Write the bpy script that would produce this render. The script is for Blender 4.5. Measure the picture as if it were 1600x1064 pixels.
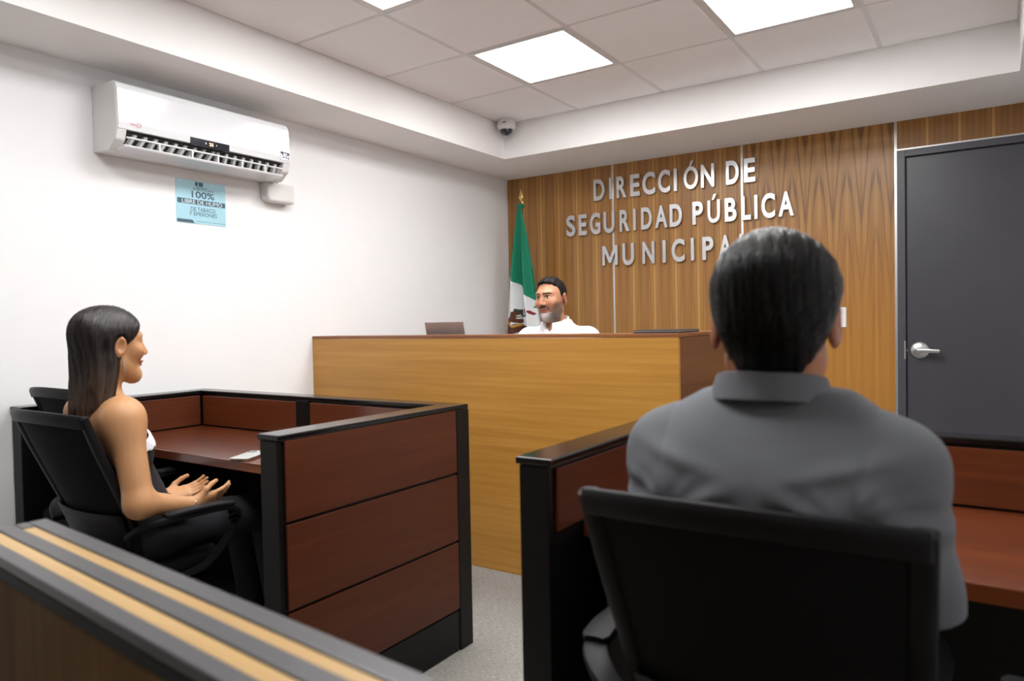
import bpy, bmesh, math, random
import numpy as np
from mathutils import Vector, Matrix
random.seed(7); rng = np.random.default_rng(7)
for o in list(bpy.data.objects): bpy.data.objects.remove(o, do_unlink=True)
SC = bpy.context.scene
COL = SC.collection
PI = math.pi
# ------------------------------------------------------------------ camera, world, exposure
CAM_H = 1.2123
yaw, pitch, roll = 0.589697, -0.024664, -0.018849
fw = Vector((-math.sin(yaw)*math.cos(pitch), math.cos(yaw)*math.cos(pitch), math.sin(pitch)))
rt = Vector((math.cos(yaw), math.sin(yaw), 0)); up = rt.cross(fw)
rt2 = rt*math.cos(roll) + up*math.sin(roll); up2 = up*math.cos(roll) - rt*math.sin(roll)
cd = bpy.data.cameras.new('camera'); cam = bpy.data.objects.new('camera', cd); COL.objects.link(cam)
m = Matrix.Identity(4)
for i in range(3):
    m[i][0] = rt2[i]; m[i][1] = up2[i]; m[i][2] = -fw[i]
m[0][3], m[1][3], m[2][3] = 0, 0, CAM_H
cam.matrix_world = m
cd.sensor_width = 36; cd.lens = 1125.3/1600*36; cd.clip_start = .02
cd.dof.use_dof = True; cd.dof.focus_distance = 4.3; cd.dof.aperture_fstop = 3.6
SC.camera = cam
W = bpy.data.worlds.new('world'); SC.world = W; W.use_nodes = True
W.node_tree.nodes['Background'].inputs[0].default_value = (.8, .85, .9, 1)
W.node_tree.nodes['Background'].inputs[1].default_value = .05
SC.view_settings.view_transform = 'Standard'; SC.view_settings.look = 'None'
SC.view_settings.gamma = 1; SC.view_settings.use_curve_mapping = False
SC.view_settings.exposure = 1.38
LAMP = 8.5            # radiance of the LED ceiling panels

# ------------------------------------------------------------------ materials
def s2l(c):
    return tuple((x/12.92 if x <= .04045 else ((x+.055)/1.055)**2.4) for x in [v/255 for v in c])
class NT:
    def __init__(s, name):
        s.m = bpy.data.materials.new(name); s.m.use_nodes = True
        s.t = s.m.node_tree; s.b = s.t.nodes['Principled BSDF']
    def n(s, typ, **kw):
        nd = s.t.nodes.new(typ)
        for k, v in kw.items():
            if k.startswith('i_'):
                nd.inputs[k[2:].replace('_', ' ')].default_value = v
            else: setattr(nd, k, v)
        return nd
    def l(s, a, b): s.t.links.new(a, b)
    def coords(s, kind='Object', scale=(1, 1, 1)):
        tc = s.n('ShaderNodeTexCoord'); mp = s.n('ShaderNodeMapping')
        mp.inputs['Scale'].default_value = scale
        s.l(tc.outputs[kind], mp.inputs['Vector']); return mp.outputs[0]
    def noise(s, vec, scale, detail=4, rough=.55, dist=0):
        nd = s.n('ShaderNodeTexNoise'); nd.inputs['Scale'].default_value = scale
        nd.inputs['Detail'].default_value = detail; nd.inputs['Roughness'].default_value = rough
        nd.inputs['Distortion'].default_value = dist
        s.l(vec, nd.inputs['Vector']); return nd.outputs['Fac']
    def ramp(s, fac, stops):
        r = s.n('ShaderNodeValToRGB'); e = r.color_ramp.elements
        while len(e) < len(stops): e.new(.5)
        for x, (p, c) in zip(e, stops):
            x.position = p; x.color = (*c, 1)
        s.l(fac, r.inputs[0]); return r.outputs[0]
    def math(s, op, a, b=None, c=None):
        nd = s.n('ShaderNodeMath', operation=op)
        for i, v in enumerate((a, b, c)):
            if v is None: continue
            if isinstance(v, (int, float)): nd.inputs[i].default_value = v
            else: s.l(v, nd.inputs[i])
        return nd.outputs[0]
    def mix(s, fac, a, b, blend='MIX'):
        nd = s.n('ShaderNodeMix', data_type='RGBA', blend_type=blend)
        for sock, v in ((nd.inputs[0], fac), (nd.inputs[6], a), (nd.inputs[7], b)):
            if isinstance(v, (int, float)): sock.default_value = v
            elif isinstance(v, tuple): sock.default_value = (*v, 1)
            else: s.l(v, sock)
        return nd.outputs[2]
    def bump(s, h, strength=.2, dist=.002):
        nd = s.n('ShaderNodeBump'); nd.inputs['Strength'].default_value = strength
        nd.inputs['Distance'].default_value = dist
        s.l(h, nd.inputs['Height']); s.l(nd.outputs[0], s.b.inputs['Normal'])
    def set(s, **kw):
        for k, v in kw.items():
            i = s.b.inputs[k.replace('_', ' ')]
            if isinstance(v, tuple) and len(v) == 3: v = (*v, 1)
            if isinstance(v, (int, float, tuple)): i.default_value = v
            else: s.l(v, i)
        return s
def plain(name, c, rough=.5, metal=0, spec=.5, var=.04, bscale=0, bstr=.1, bdist=.001, coat=0):
    """plain colour with slight procedural variation and optional fine relief"""
    t = NT(name); v = t.coords()
    f = t.noise(v, 6, 2)
    lo = tuple(x*(1-var) for x in c); hi = tuple(min(1, x*(1+var)) for x in c)
    t.set(Base_Color=t.ramp(f, [(.3, lo), (.7, hi)]), Roughness=rough, Metallic=metal)
    t.b.inputs['Specular IOR Level'].default_value = spec
    if coat: t.set(Coat_Weight=coat, Coat_Roughness=.1)
    if bscale: t.bump(t.noise(v, bscale, 3), bstr, bdist)
    return t.m
M = {}
M['wall'] = plain('white_wall_paint', (.89, .895, .91), .75, bscale=90, bstr=.05, var=.006)
M['soffit'] = plain('white_plaster', (.93, .92, .915), .8, bscale=90, bstr=.05, var=.006)
M['tile'] = plain('ceiling_tile_board', (.95, .925, .925), .9, var=.01, bscale=260, bstr=.3, bdist=.002)
M['grid'] = plain('grid_white_metal', (.74, .72, .72), .4)
M['black_metal'] = plain('black_frame', (.0035, .0034, .0035), .42, spec=.25, var=.1)
M['black_cap'] = plain('black_gloss_cap', (.006, .0055, .0055), .16, spec=.4, var=.1)
M['rail_black'] = plain('black_rail_top', (.05, .05, .055), .33, var=.1, bscale=60, bstr=.05)
M['rail_edge'] = plain('black_rail_edge', (.008, .008, .009), .55, spec=.2)
M['plastic'] = plain('black_plastic', (.0075, .0075, .0085), .5, spec=.2, var=.1, bscale=400, bstr=.08)
M['seat'] = plain('black_fabric', (.005, .005, .0055), .9, spec=.2, bscale=500, bstr=.3)
M['under'] = plain('dark_underside', (.01, .009, .009), .7)
M['door'] = plain('door_grey', s2l((70, 70, 77)), .34, bscale=300, bstr=.03)
M['doorframe'] = plain('door_frame_grey', s2l((76, 76, 84)), .38)
M['gasket'] = plain('black_gasket', (.006, .006, .006), .6)
M['steel'] = plain('brushed_steel', (.62, .62, .635), .36, 1)
M['alu'] = plain('aluminium_strip', (.66, .66, .65), .35, .85)
M['white_plastic'] = plain('white_gloss_plastic', (.76, .77, .8), .16, coat=.3, var=.01)
M['white_matt'] = plain('white_matt_plastic', (.72, .71, .7), .45, var=.01)
M['dark_vent'] = plain('dark_vent', (.03, .028, .026), .6)
M['display'] = plain('dark_display', (.012, .012, .02), .12)
M['dome'] = plain('smoked_dome', (.03, .03, .045), .08, coat=.5)
M['laptop'] = plain('laptop_aluminium', s2l((176, 164, 160)), .35, .6)
M['screen'] = plain('laptop_screen', (.01, .01, .012), .15)
M['gold'] = plain('brass', (.75, .55, .22), .3, 1)
M['folder'] = plain('black_folder', (.015, .013, .013), .5)
M['red_ink'] = plain('red_ink', s2l((200, 60, 70)), .5)
M['paper'] = plain('poster_paper', s2l((170, 216, 232)), .35, var=.02)
M['ink'] = plain('poster_ink', s2l((62, 92, 112)), .5)
M['paper_white'] = plain('white_print', s2l((228, 244, 250)), .5)
M['label'] = plain('label_white', s2l((225, 224, 236)), .4)
M['label_ink'] = plain('label_ink', s2l((52, 52, 68)), .5)
M['phone'] = plain('phone_silver', s2l((214, 216, 214)), .18, .25)
M['phone_edge'] = plain('phone_edge', s2l((150, 140, 120)), .25, .8)
M['glass_lens'] = plain('lens_glass', (.25, .27, .28), .08, .4)
M['switch'] = plain('switch_white', s2l((236, 235, 232)), .35)
def emit(name, c, s):
    t = NT(name); t.set(Base_Color=(.8, .8, .8)); t.b.inputs['Emission Color'].default_value = (*c, 1)
    t.b.inputs['Emission Strength'].default_value = s; return t.m
M['led'] = emit('led_diffuser', (1.0, .995, .985), LAMP)
M['amber'] = emit('amber_digits', (1, .36, .02), .9)
def mat_carpet():
    t = NT('grey_carpet'); v = t.coords()
    a = t.noise(v, 9, 4); b = t.noise(t.coords(scale=(1, 4, 1)), 55, 4, .75)
    c = t.ramp(b, [(.3, (.12, .115, .104)), (.5, (.29, .278, .256)), (.7, (.46, .445, .41))])
    c = t.mix(.25, c, t.ramp(a, [(.3, (.3, .285, .265)), (.7, (.42, .405, .375))]))
    t.set(Base_Color=c, Roughness=.95); t.b.inputs['Specular IOR Level'].default_value = .1
    t.bump(b, .8, .004); return t.m
M['carpet'] = mat_carpet()
def mat_veneer(name, cols, axis, lenscale=1.2, cross=60, rough=.35, fig=0.0, spec=.5, coat=0, streak=.6):
    """straight grained veneer; axis = direction the grain runs"""
    t = NT(name)
    sc = [cross, cross, cross]; sc['xyz'.index(axis)] = lenscale
    f = t.noise(t.coords(scale=tuple(sc)), 1, 5, .6, .4)
    sc2 = [cross*.12]*3; sc2['xyz'.index(axis)] = lenscale*.4
    g = t.noise(t.coords(scale=tuple(sc2)), 1, 3, .5, .6)
    mixf = t.math('ADD', t.math('MULTIPLY', f, streak), t.math('MULTIPLY', g, 1-streak))
    c = t.ramp(mixf, [(.3, cols[0]), (.5, cols[1]), (.7, cols[2])])
    if fig:
        w = t.noise(t.coords(scale=(1.3, 1.3, 9)), 1.6, 2, .5, 1.5)
        c = t.mix(t.math('MULTIPLY', w, fig), c, cols[2])
    t.set(Base_Color=c, Roughness=rough); t.b.inputs['Specular IOR Level'].default_value = spec
    if coat: t.set(Coat_Weight=coat, Coat_Roughness=.12)
    t.bump(f, .06, .0006); return t.m
M['desk'] = mat_veneer('mahogany_veneer', [s2l((84, 38, 15)), s2l((100, 47, 20)), s2l((116, 58, 27))], 'x', 1.5, 55, .3, coat=1.0)
M['desk_y'] = mat_veneer('mahogany_panel_veneer', [s2l((72, 34, 16)), s2l((84, 40, 20)), s2l((96, 48, 25))], 'y', 1.5, 55, .4, spec=.3)
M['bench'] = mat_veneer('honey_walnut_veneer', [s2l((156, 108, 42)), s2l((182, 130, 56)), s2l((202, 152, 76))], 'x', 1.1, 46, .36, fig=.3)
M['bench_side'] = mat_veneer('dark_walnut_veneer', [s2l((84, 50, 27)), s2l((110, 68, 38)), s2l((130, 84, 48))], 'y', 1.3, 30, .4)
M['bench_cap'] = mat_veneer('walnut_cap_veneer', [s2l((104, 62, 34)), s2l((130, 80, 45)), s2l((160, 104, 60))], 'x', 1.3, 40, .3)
M['rail_wood'] = mat_veneer('pale_oak_inlay', [s2l((166, 128, 72)), s2l((184, 148, 90)), s2l((198, 168, 112))], 'x', 2, 60, .3)
M['rail_slat'] = mat_veneer('oak_rail_veneer', [s2l((64, 44, 18)), s2l((104, 74, 32)), s2l((132, 98, 46))], 'z', .6, 22, .6, spec=.12)
def mat_wall_wood(name, cathedral, seed):
    t = NT(name); tc = t.n('ShaderNodeTexCoord'); sx = t.n('ShaderNodeSeparateXYZ')
    t.l(tc.outputs['Object'], sx.inputs[0]); x, z = sx.outputs[0], sx.outputs[2]
    half = .0815
    pp = t.math('PINGPONG', t.math('ADD', x, .004), half)          # mirrored leaves
    cb = t.n('ShaderNodeCombineXYZ'); t.l(pp, cb.inputs[0]); cb.inputs[1].default_value = seed; t.l(z, cb.inputs[2])
    mp = t.n('ShaderNodeMapping'); mp.inputs['Scale'].default_value = (110, 1, 1.4); t.l(cb.outputs[0], mp.inputs[0])
    fine = t.noise(mp.outputs[0], 1, 4, .6, .3)
    mp2 = t.n('ShaderNodeMapping'); mp2.inputs['Scale'].default_value = (26, 1, .5); t.l(cb.outputs[0], mp2.inputs[0])
    broad = t.noise(mp2.outputs[0], 1, 3, .5, .6)
    f = t.math('ADD', t.math('MULTIPLY', fine, .5), t.math('MULTIPLY', broad, .5))
    c = t.ramp(f, [(.32, s2l((120, 80, 40))), (.48, s2l((152, 106, 54))), (.66, s2l((178, 132, 72)))])
    if cathedral:
        nz = t.math('MULTIPLY', t.math('SUBTRACT', broad, .5), .5)
        ph = t.math('ADD', t.math('ADD', z, nz), t.math('MULTIPLY', t.math('POWER', t.math('DIVIDE', pp, half), 1.35), .85))
        sn = t.math('SINE', t.math('MULTIPLY', ph, 6.5))
        line = t.math('POWER', t.math('ABSOLUTE', sn), 9)
        up_ = t.math('MULTIPLY', t.math('SUBTRACT', z, .9), .9); up_ = t.n('ShaderNodeClamp') and up_
        cl = t.n('ShaderNodeClamp'); t.l(up_, cl.inputs[0])
        c = t.mix(t.math('MULTIPLY', t.math('MULTIPLY', line, .8), cl.outputs[0]), c, s2l((98, 64, 36)))
        c = t.mix(t.math('MULTIPLY', t.math('SUBTRACT', 1.0, cl.outputs[0]), .55), c, s2l((192, 132, 56)))  # lighter honey towards the bottom: light falloff painted into the veneer
    edge = t.math('LESS_THAN', t.math('PINGPONG', t.math('ADD', x, .004), half), .0065)
    c = t.mix(t.math('MULTIPLY', edge, .6 if not cathedral else .25), c, s2l((206, 156, 88)))
    t.set(Base_Color=c, Roughness=.36); t.bump(fine, .05, .0005)
    return t.m
M['wood_a'] = mat_wall_wood('wall_walnut_straight', False, 1.0)
M['wood_b'] = mat_wall_wood('wall_walnut_flame', True, 4.0)
def mat_attr(name, rough=.5, sss=0, bscale=0, bstr=.1, bdist=.001, spec=.4, stretch=(1, 1, 1), mul=None, coord='Object'):
    """colour stored per vertex on the mesh (skin, lips, beard, flag print)"""
    t = NT(name); a = t.n('ShaderNodeAttribute', attribute_name='pigment')
    c = a.outputs['Color']
    if mul is not None:
        f = t.noise(t.coords(coord, scale=stretch), mul[0], 4, .6)
        c = t.mix(1.0, c, t.ramp(f, [(.3, (mul[1],)*3), (.7, (mul[2],)*3)]), 'MULTIPLY')
    t.set(Base_Color=c, Roughness=rough); t.b.inputs['Specular IOR Level'].default_value = spec
    if sss:
        t.b.inputs['Subsurface Weight'].default_value = sss
        t.b.inputs['Subsurface Radius'].default_value = (.012, .005, .003)
        t.b.inputs['Subsurface Scale'].default_value = .5
    if bscale: t.bump(t.noise(t.coords(coord, scale=stretch), bscale, 3), bstr, bdist)
    return t.m
M['skin'] = mat_attr('skin', .45, 0, 300, .06, .0005)
M['flag'] = mat_attr('flag_cloth', .7, 0, 700, .1, .0004)
def mat_hair(name, c0, c1, c2, rough=.42, sc=(240, 240, 6)):
    t = NT(name); f = t.noise(t.coords(scale=sc), 1, 3, .6, .3); t.b.inputs['Specular IOR Level'].default_value = .16
    t.set(Base_Color=t.ramp(f, [(.3, c0), (.5, c1), (.75, c2)]), Roughness=rough)
    t.bump(f, .5, .002); return t.m
M['hair_m'] = mat_hair('black_hair', (.0016, .0014, .0013), (.003, .0027, .0025), (.008, .0075, .007), .3)
M['hair_j'] = mat_hair('dark_short_hair', (.005, .0045, .004), (.011, .0095, .0085), (.028, .024, .022), .5)
M['hair_w'] = mat_attr('long_brown_hair', .38, 0, 1, .55, .002, .5, (230, 230, 5), (1, .55, 1.5))
M['polo'] = plain('grey_polo_knit', s2l((92, 95, 100)), .85, bscale=900, bstr=.15, bdist=.0006)
M['shirt'] = plain('white_shirt_cotton', s2l((236, 237, 240)), .8, bscale=500, bstr=.1, var=.01)
M['dress'] = plain('black_dress_knit', (.01, .01, .014), .8, bscale=600, bstr=.15)
M['lace'] = plain('white_lace', s2l((232, 232, 238)), .8, bscale=260, bstr=.8, bdist=.003)
M['trousers'] = plain('black_trousers', (.01, .01, .012), .85)
M['shoe'] = plain('black_shoe', (.01, .009, .009), .3)
M['silver'] = plain('silver_jewellery', (.75, .74, .72), .2, 1)
M['button'] = plain('white_button', s2l((220, 220, 220)), .3)

# ------------------------------------------------------------------ object helpers
class MB:
    def __init__(s): s.v = []; s.f = []; s.mi = []
    def add(s, vs, fs, mi=0):
        o = len(s.v); s.v += [tuple(p) for p in vs]; s.f += [tuple(i+o for i in f) for f in fs]; s.mi += [mi]*len(fs); return s
    def box(s, a, b, mi=0):
        x0, y0, z0 = a; x1, y1, z1 = b
        return s.add([(x0,y0,z0),(x1,y0,z0),(x1,y1,z0),(x0,y1,z0),(x0,y0,z1),(x1,y0,z1),(x1,y1,z1),(x0,y1,z1)],
              [(0,3,2,1),(4,5,6,7),(0,1,5,4),(1,2,6,5),(2,3,7,6),(3,0,4,7)], mi)
    def prism(s, poly, axis, a, b, mi=0):
        """poly in the two other axes (cyclic order), extruded along axis from a to b"""
        n = len(poly); vs = []
        for t in (a, b):
            for p, q in poly:
                vs.append({'x': (t, p, q), 'y': (p, t, q), 'z': (p, q, t)}[axis])
        fs = [tuple(range(n))[::-1], tuple(range(n, 2*n))] + [(i, (i+1) % n, n+(i+1) % n, n+i) for i in range(n)]
        return s.add(vs, fs, mi)
    def tube(s, pts, r, n=12, rb=None, ref=(0, 0, 1), mi=0, caps=True, flat=2.0):
        """swept (super)ellipse; r = half size along side vector, rb = along the other"""
        pts = [Vector(p) for p in pts]; ref = Vector(ref); k = len(pts); o = len(s.v)
        rs = r if hasattr(r, '__len__') else [r]*k
        rbs = (rb if hasattr(rb, '__len__') else [rb]*k) if rb is not None else rs
        for i, p in enumerate(pts):
            t = (pts[min(i+1, k-1)] - pts[max(i-1, 0)]).normalized()
            rr = ref if abs(t.dot(ref)) < .98 else Vector((1, 0, 0)) if abs(t.x) < .9 else Vector((0, 1, 0))
            a = t.cross(rr).normalized(); b = a.cross(t)
            for j in range(n):
                an = 2*PI*j/n; ca, sa = math.cos(an), math.sin(an)
                ca = math.copysign(abs(ca)**(2/flat), ca); sa = math.copysign(abs(sa)**(2/flat), sa)
                s.v.append(tuple(p + a*(rs[i]*ca) + b*(rbs[i]*sa)))
        for i in range(k-1):
            for j in range(n):
                s.f.append((o+i*n+j, o+i*n+(j+1) % n, o+(i+1)*n+(j+1) % n, o+(i+1)*n+j)); s.mi.append(mi)
        if caps:
            s.f.append(tuple(o+j for j in range(n))[::-1]); s.f.append(tuple(o+(k-1)*n+j for j in range(n))); s.mi += [mi, mi]
        return s
    def lathe(s, prof, c, n=32, axis='z', sx=1, sy=1, mi=0):
        o = len(s.v); k = len(prof)
        for r, h in prof:
            for j in range(n):
                a = 2*PI*j/n; p, q = r*math.cos(a)*sx, r*math.sin(a)*sy
                v = {'z': (p, q, h), 'y': (p, h, q), 'x': (h, p, q)}[axis]
                s.v.append((c[0]+v[0], c[1]+v[1], c[2]+v[2]))
        for i in range(k-1):
            for j in range(n):
                s.f.append((o+i*n+j, o+i*n+(j+1) % n, o+(i+1)*n+(j+1) % n, o+(i+1)*n+j)); s.mi.append(mi)
        s.f.append(tuple(o+j for j in range(n))[::-1]); s.f.append(tuple(o+(k-1)*n+j for j in range(n))); s.mi += [mi, mi]
        return s
def link(name, me, mats, parent=None, loc=None):
    o = bpy.data.objects.new(name, me); COL.objects.link(o)
    for q in (mats if isinstance(mats, (list, tuple)) else [mats]): me.materials.append(q)
    if parent is not None: o.parent = parent
    return o
def wloc(o):
    p = Vector((0, 0, 0))
    while o is not None: p += o.location; o = o.parent
    return p
def obj(name, mb, mats, parent=None, bevel=0, smooth=False, label=None, world=True, origin=None, seg=2):
    """one mesh object; vertices given in world space (world=True) or in the parent's space"""
    me = bpy.data.meshes.new(name)
    v = np.array(mb.v, dtype=float)
    og = Vector(origin) if origin is not None else Vector((0, 0, 0))
    if world:
        sh = wloc(parent) + og if parent is not None else og
        v = v - np.array(sh)
    elif origin is not None: v = v - np.array(og)
    me.from_pydata(v.tolist(), [], mb.f)
    me.polygons.foreach_set('material_index', mb.mi)
    bm = bmesh.new(); bm.from_mesh(me); bmesh.ops.recalc_face_normals(bm, faces=bm.faces); bm.to_mesh(me); bm.free()
    o = link(name, me, mats, parent)
    if origin is not None: o.location = og
    if smooth: me.polygons.foreach_set('use_smooth', [True]*len(me.polygons))
    if bevel:
        b = o.modifiers.new('bevel', 'BEVEL'); b.width = bevel; b.segments = seg; b.limit_method = 'ANGLE'; b.angle_limit = .6
        b.harden_normals = False
    if smooth and not bevel:
        try: me.set_sharp_from_angle(angle=.7)
        except Exception: pass
    if label: o['label'] = label
    return o
def thing(name, label, cat, loc=(0, 0, 0), rz=0, group=None):
    o = bpy.data.objects.new(name, None); COL.objects.link(o); o.empty_display_size = .05
    o.location = loc; o.rotation_euler = (0, 0, rz); o['label'] = label; o['category'] = cat
    if group: o['group'] = group
    return o
def struct(name, mb, mats, parent=None, **kw):
    o = obj(name, mb, mats, parent, **kw)
    if parent is None: o['kind'] = 'structure'
    return o
def dup(root, loc, rz, label, group=None):
    r = root.copy(); COL.objects.link(r); r.location = loc; r.rotation_euler = (0, 0, rz); r['label'] = label
    if group: r['group'] = group
    for ch in list(root.children):
        c = ch.copy(); COL.objects.link(c); c.parent = r
        for g in ch.children:
            d = g.copy(); COL.objects.link(d); d.parent = c
    return r
def text_mesh(s, depth=0, offset=0, bev=0):
    """text as a mesh, normalised: min corner at 0,0"""
    cu = bpy.data.curves.new('t', 'FONT'); cu.body = s; cu.extrude = depth/2; cu.offset = offset; cu.bevel_depth = bev
    cu.resolution_u = 6
    to = bpy.data.objects.new('t', cu); COL.objects.link(to)
    dg = bpy.context.evaluated_depsgraph_get(); dg.update()
    me = bpy.data.meshes.new_from_object(to.evaluated_get(dg))
    bpy.data.objects.remove(to); bpy.data.curves.remove(cu)
    v = np.array([q.co[:] for q in me.vertices]); f = [tuple(p.vertices) for p in me.polygons]
    bpy.data.meshes.remove(me)
    return v, f

# ------------------------------------------------------------------ room shell
XL, XR, YB, YF = -3.32, .53, 4.93, -3.0
ZS, ZC = 2.379, 2.622            # soffit underside, tile ceiling
FXL, FXR, FY = -2.9, .107, 4.28  # fascia planes
floor = struct('floor', MB().box((XL-.1, YF-.1, -.08), (XR+.1, YB+.1, 0)), M['carpet'])
struct('wall_left', MB().box((XL-.1, YF-.1, 0), (XL, YB+.1, 2.8)), M['wall'])
struct('wall_right', MB().box((XR, YF-.1, 0), (XR+.1, YB+.1, 2.8)), M['wall'])
struct('wall_front', MB().box((XL, YF-.1, 0), (XR, YF, 2.8)), M['wood_a'])
wb = struct('wall_back', MB().box((XL, YB+.015, 0), (XR, YB+.1, 2.8)), M['wall'])
seams = [XL, -2.366, -1.409, -.49]
for i, (a, b) in enumerate(zip(seams[:-1], seams[1:])):
    obj('wood_panel', MB().box((a+.007, YB, 0), (b-.007, YB+.015, ZS)), M['wood_b'] if i == 2 else M['wood_a'], wb, bevel=.001,
        origin=(a, YB, 0), label='flame-figured walnut panel' if i == 2 else None)
obj('wood_panel', MB().box((-.483, YB, 2.212), (XR, YB+.015, ZS)), M['wood_a'], wb, bevel=.001, origin=(-.483, YB, 2.2))
for x in seams[1:]:
    obj('metal_strip', MB().box((x-.007, YB-.002, 0), (x+.007, YB+.012, ZS)), M['alu'], wb)
obj('metal_strip', MB().box((-.483, YB-.002, 2.2), (XR, YB+.012, 2.212)), M['alu'], wb)
struct('trim_1', MB().box((XL, FY, ZS), (XR, YB, ZC+.15)), M['soffit'])
struct('trim_2', MB().box((XL, YF, ZS), (FXL, FY, ZC+.15)), M['soffit'])
struct('trim_3', MB().box((FXR, YF, ZS), (XR, FY, ZC+.15)), M['soffit'])
ceil = struct('ceiling', MB().box((XL-.1, YF-.1, ZC+.15), (XR+.1, YB+.1, ZC+.25)), M['soffit'])
NC, TX, TY = 5, (FXR-FXL)/5, .6155
NR = int((FY-YF)/TY)+1
LIGHTS = {(c, r) for c in (1, 3) for r in (1, 3, 5)}
tile_me = None
for r in range(NR):
    for c in range(NC):
        if (c, r) in LIGHTS: continue
        x0, y1 = FXL+c*TX, FY-r*TY; y0 = max(y1-TY, YF)
        if y1-y0 < .1: continue
        if tile_me is None or y1-y0 < TY-.01:
            o = obj('ceiling_tile', MB().box((x0+.011, y0+.011, ZC), (x0+TX-.011, y1-.011, ZC+.016)), M['tile'], ceil, bevel=.003, origin=(x0, y1, ZC))
            if y1-y0 > TY-.01: tile_me = o
        else:
            o = tile_me.copy(); COL.objects.link(o); o.parent = ceil; o.location = (x0, y1, ZC)
for c in range(NC+1):
    x = FXL+c*TX
    obj('grid_bar', MB().box((max(x-.012, FXL), YF, ZC+.002), (min(x+.012, FXR), FY, ZC+.03)), M['grid'], ceil)
for r in range(NR):
    y = FY-r*TY
    obj('grid_bar', MB().box((FXL, y-.012, ZC+.003), (FXR, min(y+.012, FY), ZC+.029)), M['grid'], ceil)
where = {(1, 1): 'square white LED ceiling panel nearest the dome camera', (3, 1): 'square white LED ceiling panel in front of the grey door',
         (1, 3): 'square white LED ceiling panel over the left cubicle, cut by the top edge'}
for (c, r) in sorted(LIGHTS):
    x0, y1 = FXL+c*TX, FY-r*TY
    t = thing('led_ceiling_panel', where.get((c, r), 'square white LED ceiling panel outside the top of the picture'), 'ceiling light',
              (x0+TX/2, y1-TY/2, ZC), group='LED panels in the tile ceiling')
    b = MB(); g = .012; w = .022
    for q in ((x0+g, y1-TY+g, x0+TX-g, y1-TY+g+w), (x0+g, y1-g-w, x0+TX-g, y1-g), (x0+g, y1-TY+g+w, x0+g+w, y1-g-w), (x0+TX-g-w, y1-TY+g+w, x0+TX-g, y1-g-w)):
        b.box((q[0], q[1], ZC-.001), (q[2], q[3], ZC+.02))
    obj('frame', b, M['white_matt'], t)
    obj('diffuser', MB().box((x0+g+w, y1-TY+g+w, ZC+.003), (x0+TX-g-w, y1-g-w, ZC+.016)), M['led'], t)

# door in the back wall
dr = struct('door_1', MB().box((-.43, YB-.02, .006), (.462, YB+.005, 2.15)), M['door'], bevel=.002)
fr = MB()
fr.box((-.481, YB-.03, 0), (-.438, YB+.012, 2.198)); fr.box((.47, YB-.03, 0), (.513, YB+.012, 2.198)); fr.box((-.438, YB-.03, 2.158), (.47, YB+.012, 2.198))
obj('door_frame', fr, M['doorframe'], dr, bevel=.002)
gk = MB(); gk.box((-.438, YB-.012, 0), (-.43, YB+.004, 2.158)); gk.box((-.43, YB-.012, 2.15), (.462, YB+.004, 2.158)); gk.box((.462, YB-.012, 0), (.47, YB+.004, 2.158))
obj('gasket', gk, M['gasket'], dr)
hd = MB().lathe([(.052, 0), (.052, -.006), (.046, -.014), (.03, -.02), (.018, -.024), (.016, -.05), (.015, -.055)], (-.365, YB-.02, 1.003), 32, 'y')
h = obj('door_handle', hd, M['steel'], dr, smooth=True, label='round steel rose with lever')
obj('lever', MB().tube([(-.372, YB-.07, 1.003), (-.33, YB-.072, 1.003), (-.29, YB-.072, 1.001), (-.262, YB-.07, .999)], [.012, .012, .011, .011], 14, [.013, .014, .012, .012], flat=4), M['steel'], h, smooth=True)
obj('strike_plate', MB().box((-.447, YB-.0315, .95), (-.4385, YB-.028, 1.06)), M['steel'], dr)
obj('latch_bolt', MB().lathe([(.006, 0), (.006, -.004)], (-.434, YB-.012, 1.003), 10, 'y'), M['steel'], dr)

# wall switch (half hidden behind the man's head)
t = thing('wall_switch', 'white wall switch plate on the walnut wall beside the man in grey', 'switch', (-.84, YB, 1.2))
obj('plate', MB().box((-.885, YB-.007, 1.145), (-.768, YB, 1.27)), M['switch'], t, bevel=.003)
obj('rocker', MB().box((-.846, YB-.011, 1.175), (-.806, YB-.006, 1.24)), M['switch'], t, bevel=.002)

# ------------------------------------------------------------------ steel lettering on the back wall
SIGN = [[('D',-2.519,-2.418),('I',-2.388,-2.363),('R',-2.328,-2.24),('E',-2.218,-2.135),('C',-2.122,-2.015),('C',-2.001,-1.903),('I',-1.884,-1.853),('Ó',-1.811,-1.699),('N',-1.687,-1.586),('D',-1.513,-1.419),('E',-1.392,-1.31)],
 [('S',-2.758,-2.671),('E',-2.651,-2.573),('G',-2.554,-2.458),('U',-2.438,-2.341),('R',-2.307,-2.219),('I',-2.197,-2.17),('D',-2.135,-2.045),('A',-2.029,-1.926),('D',-1.918,-1.819),('P',-1.751,-1.668),('Ú',-1.643,-1.549),('B',-1.524,-1.436),('L',-1.41,-1.341),('I',-1.326,-1.298),('C',-1.28,-1.185),('A',-1.172,-1.068)],
 [('M',-2.453,-2.32),('U',-2.288,-2.188),('N',-2.129,-2.028),('I',-1.974,-1.942),('C',-1.906,-1.803),('I',-1.765,-1.735),('P',-1.683,-1.597),('A',-1.57,-1.468),('L',-1.426,-1.369)]]
sg = thing('wall_lettering', 'brushed steel raised capital letters in three rows on the walnut wall', 'sign', (-1.9, YB-.01, 1.62))
capv, _ = text_mesh('H'); CAP = capv[:, 1].max()-capv[:, 1].min()
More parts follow.
